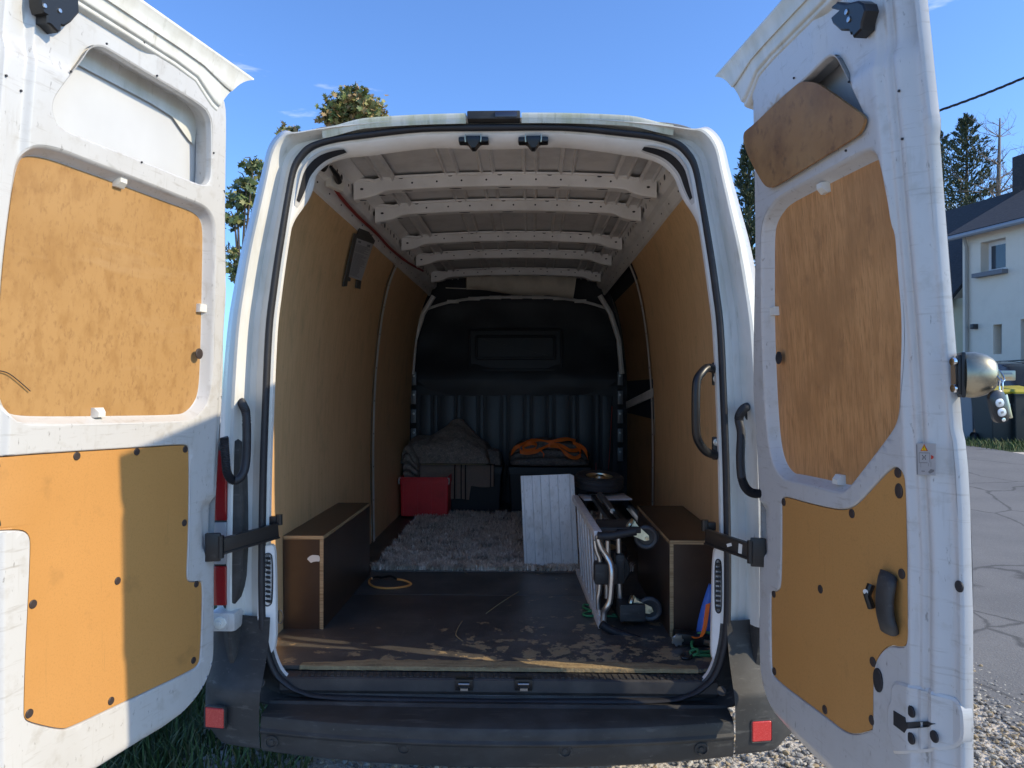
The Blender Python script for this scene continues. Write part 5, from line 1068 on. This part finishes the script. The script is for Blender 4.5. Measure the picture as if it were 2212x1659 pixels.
# ---- rolled foam mat above the cab, pale rod beside it
c0, c1 = at(*zz('a', (675, 205))[0], 6.02), at(*zz('a', (1535, 255))[0], 6.02); bm = BM(); sp = [c0.lerp(c1, i / 20) for i in range(21)]
tube(bm, [p + Vector((0, .012 * noise.noise((i * .4, 0, 0)), .008 * math.sin(i * .5))) for i, p in enumerate(sp)], [.082 + .022 * i / 20 + .004 * noise.noise((i * .7, 3, 0)) for i in range(21)], 20)
tag(obj('foam_roll', bm, foam, None, 60), 'thick beige foam mat rolled up under the roof above the bulkhead', 'foam roll')
bm = BM(); tube(bm, [at(*zz('a', (512, 268))[0], 5.95), at(*zz('a', (760, 278))[0], 6.0)], .004, 6); tag(obj('thin_rod', bm, clipw, None), 'thin white rod beside the foam roll under the roof', 'rod')
# ---- red extension cable along the left roof rail, with its connector
ec = thing('extension_cable', (-.68, 3.0, 2.38), 'red cable with connector running along the left roof edge', 'cable')
bm = BM(); cab = [Vector((-.700, 3.02, 2.372)), Vector((-.713, 3.2, 2.374)), Vector((-.716, 3.5, 2.371)), Vector((-.712, 3.9, 2.375)), Vector((-.715, 4.3, 2.372)), Vector((-.70, 4.8, 2.378)), Vector((-.67, 5.3, 2.40))]
tube(bm, spline(cab, 6), .0075, 8); obj('cable', bm, redcord, ec, 60)
bm = BM(); obox(bm, (-.690, 2.97, 2.385), (.3, .95, 0), (-.95, .3, 0), (0, 0, 1), .05, .014, .024, bev=.005); obj('junction_block', bm, clipw, ec)
bm = BM(); tube(bm, [(-.672, 2.96, 2.392), (-.665, 2.90, 2.40), (-.672, 2.84, 2.415)], [.015, .012, .006], 10); obj('plug', bm, blackm, ec)
bm = BM(); disc(bm, (-.688, 2.80, 2.425), (1, -.2, -.2), .030, .01, 14, ry=.042); obj('rubber_pad', bm, blackm, ec)
# ---- scraps of straw and wood on the floor
rr = random.Random(9)
for (lab, pts) in (('curved pale twig on the floor in front of the hand truck', [(1000, 1385), (985, 1372), (990, 1355), (998, 1342)]), ('straight wood splinter on the floor behind the orange cord', [(1010, 1240), (1000, 1233), (990, 1228)]), ('long straw lying diagonally in the middle of the floor', [(1120, 1278), (1085, 1300), (1050, 1325)])):
    bm = BM(); tube(bm, spline([atz(x, y, FZ + .003) for x, y in pts], 4), .0018, 5); tag(obj('straw', bm, M('straw', (.36, .27, .15), .8) if 'straw' not in MATS else MATS['straw'], None), lab, 'straw')

# ================================================================== OUTSIDE
stone_m = [M('stone_pale', (.42, .38, .32), .85), M('stone_grey', (.26, .245, .225), .85), M('stone_ochre', (.34, .25, .15), .85), M('stone_dark', (.12, .11, .10), .85)]
ico = bmesh.new(); bmesh.ops.create_icosphere(ico, subdivisions=1, radius=1); IV = [v.co.copy() for v in ico.verts]; ico.verts.index_update(); IF = [tuple(v.index for v in f.verts) for f in ico.faces]; ico.free()
def stones(regions, name, label):
    vs, fs, ci = [], [], []; rr = random.Random(21)
    for (x0, x1, y0, y1, n, r0, r1) in regions:
        for _ in range(n):
            x, y = rr.uniform(x0, x1), rr.uniform(y0, y1); r = r0 + (r1 - r0) * rr.random() ** 2.2
            M3 = Matrix.Rotation(rr.random() * 6.3, 3, 'Z') @ Matrix.Rotation(rr.random() * .6, 3, 'X'); sc = Vector((1, rr.uniform(.6, 1), rr.uniform(.35, .7))) * r; b = len(vs)
            for v in IV:
                j = 1 + .35 * (rr.random() - .5); q = M3 @ Vector((v.x * sc.x * j, v.y * sc.y * j, v.z * sc.z * j)); vs.append((x + q.x, y + q.y, gz(y) + .003 + sc.z * .45 + q.z))
            fs += [tuple(b + i for i in f) for f in IF]; ci += [rr.choice((0, 0, 1, 1, 2, 3))] * len(IF)
    me = bpy.data.meshes.new(name); me.from_pydata(vs, [], fs)
    for m in stone_m: me.materials.append(m)
    me.polygons.foreach_set('material_index', ci); o = link(name, me, None, None, 'stuff'); o['label'] = label; o['category'] = 'gravel'
stones([(.75, 2.42, 2.6, 4.4, 9500, .004, .017), (2.3, 2.62, 2.6, 4.6, 350, .005, .013), (-1.35, .75, 2.7, 3.7, 3200, .005, .016)], 'gravel', 'loose pale gravel stones lying round the rear of the van')
vs, fs, ci = [], [], []; rr = random.Random(5)
def blades(n, x0, x1, y0, y1, h0, h1):
    for _ in range(n):
        x, y = rr.uniform(x0, x1), rr.uniform(y0, y1); a = rr.random() * 6.3; h = rr.uniform(h0, h1); d = Vector((math.cos(a), math.sin(a), 0)); sd2 = Vector((-d.y, d.x, 0)) * h * .045; p = Vector((x, y, gz(y) - .005)); b = len(vs)
        p1 = p + d * h * .15 + Vector((0, 0, h * .6)); p2 = p + d * h * .55 + Vector((0, 0, h)); vs.extend([p - sd2, p + sd2, p1 + sd2 * .8, p1 - sd2 * .8, p2]); fs.extend([(b, b + 1, b + 2, b + 3), (b + 3, b + 2, b + 4)]); k = rr.choice((0, 0, 1, 2)); ci.extend([k, k])
blades(7000, -2.3, -.78, 2.55, 4.6, .04, .13); blades(5000, 8.2, 12.5, 12.8, 15.2, .05, .16)
me = bpy.data.meshes.new('grass'); me.from_pydata(vs, [], fs)
for m in (M('blade_green', (.06, .11, .025), .7), M('blade_dark', (.035, .07, .02), .7), M('blade_dry', (.14, .13, .05), .8)): me.materials.append(m)
me.polygons.foreach_set('material_index', ci); o = link('grass', me, None, None, 'stuff'); o['label'] = 'short green grass on the verges beside the van and bins'; o['category'] = 'grass'
# ---- house: facade runs away from the camera along the road
FA = Vector((14.2, 24, 0)); FE_ = Vector((.2554, -.9668, 0)); FN = Vector((-.9668, -.2554, 0))
def fac(px, py, d=0):
    r = ray(px, py); k = ((FA - CAM).dot(FN) + d) / r.dot(FN); p = CAM + r * k; return Vector(((p - FA).dot(FE_), p.z))
def fp(s_, z, d=0): return FA + FE_ * s_ + FN * d + Vector((0, 0, z))
house = thing('house', fp(4, .46), 'cream rendered house with dark slate roof across the road', 'house')
render_m = M('cream_render', (.82, .68, .55), .85, 0, [(2, (.72, .59, .47), .45, .7, .5)], [(60, .2, .005)])
yel_m = M('yellowed_render', (.50, .43, .29), .85, 0, [(2, (.42, .36, .24), .45, .7, .6)])
slate = M('slate_roof', (.034, .034, .037), .9, 0, [((9, 9, 26), (.058, .057, .060), .48, .66, .7), (40, (.03, .032, .036), .5, .7, .6)], [((6, 6, 30), .5, .02)])
wa, wb_ = fac(*zz('7', (1600, 235))[0]), fac(*zz('7', (1750, 392))[0]); sa, sb = fac(*zz('7', (1675, 722))[0]), fac(*zz('7', (1727, 895))[0]); ze = fac(2085, 515).y; zroof = ze + .1
da = fac(*zz('7', (1838, 690))[0]); da.x = max(da.x, sb.x + .25)
def rect(a, b): return [Vector((a.x, b.y)), Vector((b.x, b.y)), Vector((b.x, a.y)), Vector((a.x, a.y))]
dd = rect(Vector((da.x, da.y)), Vector((da.x + 1.0, .55)))
bm = sheet([[Vector((0, .3)), Vector((11, .3)), Vector((11, zroof)), Vector((0, zroof))], rect(wa, wb_), rect(sa, sb), dd]);
for v in bm.verts: v.co = fp(v.co.x, v.co.y)
for h in (rect(wa, wb_), rect(sa, sb), dd): loft(bm, [[fp(q.x, q.y) for q in h], [fp(q.x, q.y, -.32) for q in h]])
loft(bm, [[fp(0, .3), fp(0, zroof)], [fp(0, .3, -7), fp(0, zroof, -7)]], closed=False); obj('wall', bm, render_m, house, 20)
def panel(name, a, b, d, th, m, par, bev=.0):
    bm = BM(); obox(bm, fp((a.x + b.x) / 2, (a.y + b.y) / 2, d), FE_, FN, (0, 0, 1), abs(b.x - a.x) / 2, th / 2, abs(a.y - b.y) / 2, bev=bev); return obj(name, bm, m, par, 20)
glassm = M('window_glass', (.05, .07, .09), .06, 0, coat=.3); whitef = M('window_frame', (.75, .75, .76), .4); darkd = M('dark_door', (.025, .027, .032), .4)
win_o = panel('window', wa, wb_, -.32, .02, whitef, house)
m_ = Vector(((wb_.x - wa.x) * .13, (wb_.y - wa.y) * .13)); panel('pane', wa + m_, wb_ - m_, -.305, .02, glassm, win_o); panel('sill', Vector((wa.x - .12, wb_.y)), Vector((wb_.x + .08, wb_.y - .13)), .06, .34, M('slate_sill', (.16, .165, .18), .6), win_o)
sw = panel('slot_window', sa, sb, -.30, .02, M('grey_blind', (.42, .40, .38), .6), house); panel('front_door', Vector((da.x, da.y)), Vector((da.x + 1.0, .55)), -.28, .05, darkd, house)
lp_ = fac(*zz('7', (1575, 733))[0]); bm = BM(); obox(bm, fp(lp_.x, lp_.y, .08), FE_, FN, (0, 0, 1), .07, .10, .08, bev=.02); obj('wall_lamp', bm, darkd, house)
bm = BM(); tube(bm, [fp(.22, .46, .07), fp(.22, ze - .3, .07), fp(.30, ze, .25)], .05, 10); obj('downpipe', bm, M('beige_pipe', (.38, .33, .28), .6), house)
bm = BM(); tube(bm, [fp(-.25, ze + .02, .38), fp(11.2, ze + .02, .38)], .085, 10); obj('gutter', bm, M('zinc_gutter', (.30, .31, .33), .5, .3), house)
def roof_plane(name, s0, s1, z0, d0, z1, d1, par):
    bm = BM(); V = loft(bm, [[fp(s0, z0, d0), fp(s1, z0, d0), fp(s1, z1, d1), fp(s0, z1, d1)], [fp(s0, z0 - .16, d0), fp(s1, z0 - .16, d0), fp(s1, z1 - .16, d1), fp(s0, z1 - .16, d1)]]); bm.faces.new(V[0]); bm.faces.new(V[1][::-1]); return obj(name, bm, slate, par, 20)
rdg = ze + 2.3
rf_ = roof_plane('roof', -.3, 11.2, ze + .12, .42, rdg, -3.6, house)
roof_plane('wing_roof', -6.5, -.3, ze - 2.0, .30, rdg - .15, -3.6, house)
bm = BM(); V = loft(bm, [[fp(s_, .3, d) for s_, d in ((-6.3, -.1), (-.02, -.1), (-.02, -7), (-6.3, -7))], [fp(s_, ze - 1.9 if d > -1 else rdg - 1.2, d) for s_, d in ((-6.3, -.1), (-.02, -.1), (-.02, -7), (-6.3, -7))]]); obj('wing_wall', bm, yel_m, house, 20)
cpt = fac(2205, 440, -3.3); bm = BM(); obox(bm, fp(cpt.x + .25, rdg + .15, -3.4), FE_, FN, (0, 0, 1), .40, .30, .75, bev=.02); obj('chimney', bm, slate, rf_, 20)
# ---- wheelie bins
def bin_(px, Y, body, lid, label, lidopen=0, sticker=True):
    c = at(px, 900, Y); c.z = gz(Y); b = thing('wheelie_bin', c, label, 'bin', 'bins in front of the house'); hx, hy, h = .29, .34, 1.0
    R = rounded_rect(1, 1, .15); bm = BM(); V = loft(bm, [[c + Vector((q.x * hx * k, q.y * hy * k, z)) for q in R] for k, z in ((.74, .05), (.78, .06), (1, .93), (1.05, .94), (1.05, h)) ]); bm.faces.new(V[0][::-1]); bm.faces.new(V[-1]); obj('body', bm, body, b)
    bm = BM(); V = loft(bm, [[c + Vector((q.x * hx * k, q.y * hy * k, z + .03 * q.y)) for q in R] for k, z in ((1.09, h + .005), (1.10, h + .04), (.95, h + .085), (.3, h + .10))]); bm.faces.new(V[-1]); bm.faces.new(V[0][::-1]); ld = obj('lid', bm, lid, b)
    bm = BM(); tube(bm, [c + Vector((-hx * .8, hy * 1.08, h)), c + Vector((-hx * .8, hy * 1.25, h + .02)), c + Vector((hx * .8, hy * 1.25, h + .02)), c + Vector((hx * .8, hy * 1.08, h))], .018, 8); obj('handle', bm, body, b)
    for s in (-1, 1):
        bm = BM(); cc = c + Vector((s * hx * .95, hy * .75, .10)); disc(bm, cc - Vector((.025, 0, 0)), (1, 0, 0), .10, .05, 18, dome=.2); bm.verts.ensure_lookup_table(); obj('wheel', bm, rubber, b)
    if sticker: bm = BM(); box(bm, (c.x - .06, c.y - hy * .95 - .012, c.z + .62), (c.x + .07, c.y - hy * .90, c.z + .78)); obj('sticker', bm, clipw, b)
greybin = M('grey_bin', (.20, .205, .22), .5); darkbin = M('dark_green_bin', (.016, .022, .024), .45); yellow = M('yellow_lid', (.42, .33, .02), .45)
bin_(2108, 15.2, greybin, M('grey_lid', (.10, .10, .11), .5), 'grey wheelie bin, leftmost of the bins before the house'); bin_(2151, 14.5, darkbin, yellow, 'dark wheelie bin with yellow lid just left of the frame edge'); bin_(2200, 14.4, darkbin, yellow, 'dark wheelie bin with yellow lid, cut by the right edge')
# ---- parked estate car behind the bins
car = thing('parked_car', (0, 0, 0), 'dark parked car behind the wheelie bins', 'car')
cb = at(2190, 900, 18.5); cb.z = gz(18.5); car.location = cb; cx_, cy_, cz_ = cb
carpaint = M('dark_car_paint', (.016, .019, .028), .22, 0, coat=.8); cglass = M('car_glass', (.02, .028, .035), .05, 0, coat=.5)
prof = [(-.15, .32), (-.20, .62), (-.14, .98), (.02, 1.06), (.30, 1.62), (.50, 1.74), (1.2, 1.80), (2.2, 1.74), (2.55, 1.60), (3.2, 1.12), (4.2, .98), (4.42, .78), (4.45, .35), (4.0, .25), (.3, .25)]
bm = BM(); P4 = chaikin(prof, 2); lp = []
for k, yy_ in ((.96, -.86), (1, -.80), (1, .80), (.96, .86)):
    lp.append([Vector((cx_ + yy_ * (1 - .16 * sstep(1.05, 1.75, q.y)), cy_ + q.x, cz_ + .25 + (q.y - .25) * k)) for q in P4])
V = loft(bm, lp); bm.faces.new(V[0]); bm.faces.new(V[-1][::-1]); obj('body', bm, carpaint, car, 40)
bm = BM(); v = [(-.62, .045, 1.10), (.62, .045, 1.10), (.54, .315, 1.58), (-.54, .315, 1.58)]; V = loft(bm, [[Vector((cx_ + a, cy_ + b - .012, cz_ + c)) for a, b, c in v], [Vector((cx_ + a, cy_ + b + .03, cz_ + c)) for a, b, c in v]]); bm.faces.new(V[0]); rw = obj('rear_window', bm, cglass, car, 20)
bm = BM(); V = [Vector((cx_ + a, cy_ + .045 + (c - 1.10) * .5625 - .016, cz_ + c)) for a, c in ((-.30, 1.16), (-.18, 1.16), (-.18, 1.34), (-.30, 1.34))]; bm.faces.new([bm.verts.new(q) for q in V]); obj('window_sticker', bm, clipw, rw, 0)
for s in (-1, 1):
    for y0, y1 in ((.50, 1.25), (1.33, 2.15)):
        bm = BM(); xx = lambda z: s * (.862 * (1 - .16 * sstep(1.05, 1.75, z)) + .004); v = [(y0, 1.10), (y1, 1.10), (y1 - .08, 1.60), (y0 + .1, 1.60)]; bm.faces.new([bm.verts.new((cx_ + xx(z), cy_ + y, cz_ + .25 + (z - .25) * .96)) for y, z in v]); obj('side_window', bm, cglass, car, 0)
    bm = BM(); tube(bm, [(cx_ + s * .66, cy_ + .5, cz_ + 1.72), (cx_ + s * .66, cy_ + .6, cz_ + 1.80), (cx_ + s * .66, cy_ + 2.0, cz_ + 1.80), (cx_ + s * .66, cy_ + 2.15, cz_ + 1.72)], .018, 6); obj('roof_rail', bm, blackm, car)
    bm = BM(); obox(bm, (cx_ + s * .72, cy_ - .145, cz_ + .86), (1, 0, 0), (0, 1, 0), (0, 0, 1), .10, .03, .14, bev=.02); obj('tail_lamp', bm, redlens, car)
    for yy_ in (.72, 3.45):
        w_ = wheel(Vector((cx_ + s * .80, cy_ + yy_, cz_ + .33)), (1, 0, 0), .33, .20, .62, 'wheel', rubber, alu, car)
# ---- trees
bark = M('bark', (.10, .08, .065), .9, 0, [(20, (.06, .05, .04), .45, .65, .7)], [(30, .5, .02)])
greybark = M('dead_bark', (.21, .175, .15), .9, 0, [(20, (.13, .11, .09), .45, .65, .7)])
def limbs(bm, base, d, ln, r, depth, rng, droop=0, spread=.6, out=None, n=3):
    pts = [base]; p = base.copy(); dd = d.normalized()
    for i in range(4):
        dd = (dd + Vector((rng.uniform(-1, 1), rng.uniform(-1, 1), rng.uniform(-.6, .6) + .1)) * .14).normalized(); p = p + dd * ln / 4; pts.append(p.copy())
    tube(bm, pts, [r * (1 - .16 * i) for i in range(5)], 6, cap=False)
    if out is not None: out += pts[2:]
    if depth > 0:
        for k in range(n):
            q = pts[rng.choice((2, 3, 4))]; a = Vector((rng.uniform(-1, 1), rng.uniform(-1, 1), rng.uniform(-.2, .8))).normalized()
            limbs(bm, q, (dd * (1 - spread) + a * spread), ln * rng.uniform(.55, .75), r * .45, depth - 1, rng, droop, spread, out, n)
STAR = [(0, 1), (.22, .45), (.75, .62), (.45, .12), (.95, -.25), (.35, -.30), (.12, -.75), (-.12, -.75), (-.35, -.30), (-.95, -.25), (-.45, .12), (-.75, .62), (-.22, .45)]
def leaf_tree(name, base, h, clumps, nleaf, size, mats, label, seed):
    rng = random.Random(seed); t = thing(name, base, label, 'tree'); bm = BM()
    tip = Vector((sum(c[0] for c in clumps) / len(clumps), sum(c[1] for c in clumps) / len(clumps), h * .55 + base.z))
    tr = spline([base, base.lerp(tip, .5) + Vector((.1, .05, 0)), tip], 5); tube(bm, tr, [.10 * (1 - .6 * i / 10) for i in range(11)], 8); obj('trunk', bm, bark, t, 60)
    bm = BM()
    for c in clumps:
        cc = Vector(c[:3]); a = tr[rng.choice((9, 10))]; tube(bm, spline([a, a.lerp(cc, .6) + Vector((0, 0, .15)), cc], 4), [.022, .021, .02, .018, .016, .014, .012, .010, .008], 6, cap=False)
        for _ in range(5): q = cc + Vector((rng.uniform(-1, 1), rng.uniform(-1, 1), rng.uniform(-.6, 1))) * c[3] * .8; tube(bm, [cc, cc.lerp(q, .5) + Vector((0, 0, .05)), q], [.012, .008, .004], 5, cap=False)
    obj('limb', bm, bark, t, 60, kind='stuff')
    vs, fs, ci = [], [], []
    for _ in range(nleaf):
        c = rng.choice(clumps); sub = Vector((math.sin(rng.randrange(14) * 2.4 + c[0]), math.cos(rng.randrange(14) * 1.7 + c[1]), math.sin(rng.randrange(14) * 3.1))) * .7
        p = Vector(c[:3]) + (sub + Vector((rng.gauss(0, .24), rng.gauss(0, .24), rng.gauss(0, .22)))) * c[3]
        R3 = Matrix.Rotation(rng.random() * 6.3, 3, 'Z') @ Matrix.Rotation(rng.uniform(.4, 1.5), 3, 'X') @ Matrix.Rotation(rng.uniform(-.7, .7), 3, 'Y'); sz = size * rng.uniform(.6, 1.15); b = len(vs)
        for x, y in STAR: vs.append(p + R3 @ Vector((x * sz, (y - .75) * sz, .18 * sz * x * x)))
        fs.append(tuple(range(b, b + len(STAR)))); ci.append(rng.choice(range(len(mats))))
    me = bpy.data.meshes.new('crown'); me.from_pydata(vs, [], fs)
    for m in mats: me.materials.append(m)
    me.polygons.foreach_set('material_index', ci); link('crown', me, None, t)
def leafm(n, c):
    def ex(m, t, b, tc, last): b.inputs['Transmission Weight'].default_value = 0; b.inputs['Subsurface Weight'].default_value = 0
    return M(n, c, .55)
g1, g2, g3, g4 = leafm('leaf_green', (.12, .16, .05)), leafm('leaf_olive', (.24, .23, .08)), leafm('leaf_russet', (.34, .22, .10)), leafm('leaf_deep', (.07, .11, .04))
def cl_at(px, py, Y, r): p = at(px, py, Y); return (p.x, p.y, p.z, r)
leaf_tree('maple_tree', Vector((-2.4, 11.2, gz(11))), 6.2, [cl_at(768, 205, 11, .22), cl_at(742, 225, 11, .24), cl_at(795, 228, 11, .24), cl_at(720, 250, 11, .20), cl_at(765, 250, 11.2, .34), cl_at(812, 256, 11, .18), cl_at(625, 285, 11.3, .16), cl_at(760, 320, 11.3, .5)], 1900, .062, [g2, g2, g3, g1, g3], 'maple with yellowing leaves standing tall behind the van roof', 3)
leaf_tree('maple_tree', Vector((-4.4, 10.2, gz(10))), 4.6, [cl_at(548, 355, 10, .13), cl_at(533, 395, 10, .18), cl_at(512, 430, 10, .20), cl_at(540, 440, 10.2, .2), cl_at(505, 470, 10, .15), cl_at(495, 545, 10, .22), cl_at(515, 580, 10, .2)], 620, .062, [g1, g4, g4, g2], 'dark green maple glimpsed between the left door and the van', 8)
needle = [M('needle_green', (.030, .055, .022), .7), M('needle_blue', (.05, .078, .05), .7), M('needle_olive', (.065, .075, .025), .7)]
def conifer(name, px, ptop, Y, wmax, label, seed, nb=110, mats=needle, z0=2.0, dens=34):
    rng = random.Random(seed); top = at(px, ptop, Y); base = Vector((top.x, top.y, gz(Y))); H = top.z - base.z
    t = thing(name, base, label, 'tree'); bm = BM(); tube(bm, [base, base.lerp(top, .5), top], [.24, .14, .02], 8); obj('trunk', bm, bark, t, 60)
    vs, fs, ci = [], [], []
    for i in range(nb):
        f = (i / nb) ** .9; z = base.z + z0 + (H - z0) * f; a = i * 2.4 + rng.uniform(-.4, .4); ln = wmax * (1 - f) ** .75 * rng.uniform(.6, 1.15) + .12
        d = Vector((math.cos(a), math.sin(a), .35 + .5 * f)).normalized(); tilt = rng.uniform(-.1, .15)
        for k in range(dens):
            g = rng.random() ** .7; p = Vector((base.x, base.y, z)) + d * ln * g + Vector((0, 0, tilt * ln * g)) + Vector((rng.gauss(0, 1), rng.gauss(0, 1), rng.gauss(0, .6))) * .10 * (ln * .4 + .3)
            q = (d + Vector((rng.gauss(0, .5), rng.gauss(0, .5), rng.gauss(.25, .4)))).normalized(); l = rng.uniform(.16, .42) * (.55 + .45 * (1 - f)); sd2 = q.cross(Vector((rng.gauss(0, 1), rng.gauss(0, 1), rng.gauss(0, 1)))).normalized() * l * .16; b = len(vs)
            vs += [p, p + q * l * .45 + sd2, p + q * l, p + q * l * .45 - sd2]; fs.append((b, b + 1, b + 2, b + 3)); ci.append(rng.choice((0, 0, 1, 2)))
    me = bpy.data.meshes.new('crown'); me.from_pydata(vs, [], fs)
    for m in mats: me.materials.append(m)
    me.polygons.foreach_set('material_index', ci); link('crown', me, None, t)
conifer('cypress_tree', 2088, 255, 36, 3.6, 'tall dark green conifer behind the slate roof', 4, 170, dens=70)
conifer('cypress_tree', 2036, 290, 38, 3.0, 'second conifer half hidden behind the right door edge', 14, 110, dens=50)
conifer('cypress_tree', 1618, 318, 24, 1.5, 'grey green conifer glimpsed between the van and the right door', 6, 120, z0=1, dens=60)
rng = random.Random(12); db = at(2152, 470, 35); db.z = gz(35); dt = at(2160, 255, 35)
dead = thing('dead_tree', db, 'bare dead tree with leafless branches right of the tall conifer', 'tree'); bm = BM(); tp_ = [db, Vector((db.x, db.y, dt.z * .45)), Vector((db.x + .1, db.y, dt.z * .75)), dt]
sp = spline(tp_, 6); tube(bm, sp, [.24 * (1 - i / len(sp)) + .015 for i in range(len(sp))], 8); obj('trunk', bm, greybark, dead, 60)
bm = BM()
for i in range(46):
    f = rng.uniform(.42, .97); p = sp[int(f * (len(sp) - 1))]; a = rng.random() * 6.3; limbs(bm, p, Vector((math.cos(a), math.sin(a), rng.uniform(.1, .7))), (3.6 * (1.05 - f) + .5) * rng.uniform(.6, 1.1), .055 * (1.1 - f) + .012, 2, rng, spread=.55)
obj('branch', bm, greybark, dead, 60, kind='stuff')
bm = BM(); a, b = at(1900, 280, 12.5), at(2420, 72, 10.5); sp = [a.lerp(b, i / 60) - Vector((0, 0, .10 * math.sin(math.pi * i / 60))) for i in range(61)]
for ph in (0, 2.1, 4.2): tube(bm, [p + Vector((0, math.cos(i * .9 + ph), math.sin(i * .9 + ph))) * .012 for i, p in enumerate(sp)], .011, 6)
tag(obj('power_cable', bm, rubber, None, 60), 'black twisted overhead power cable against the sky at right', 'cable')
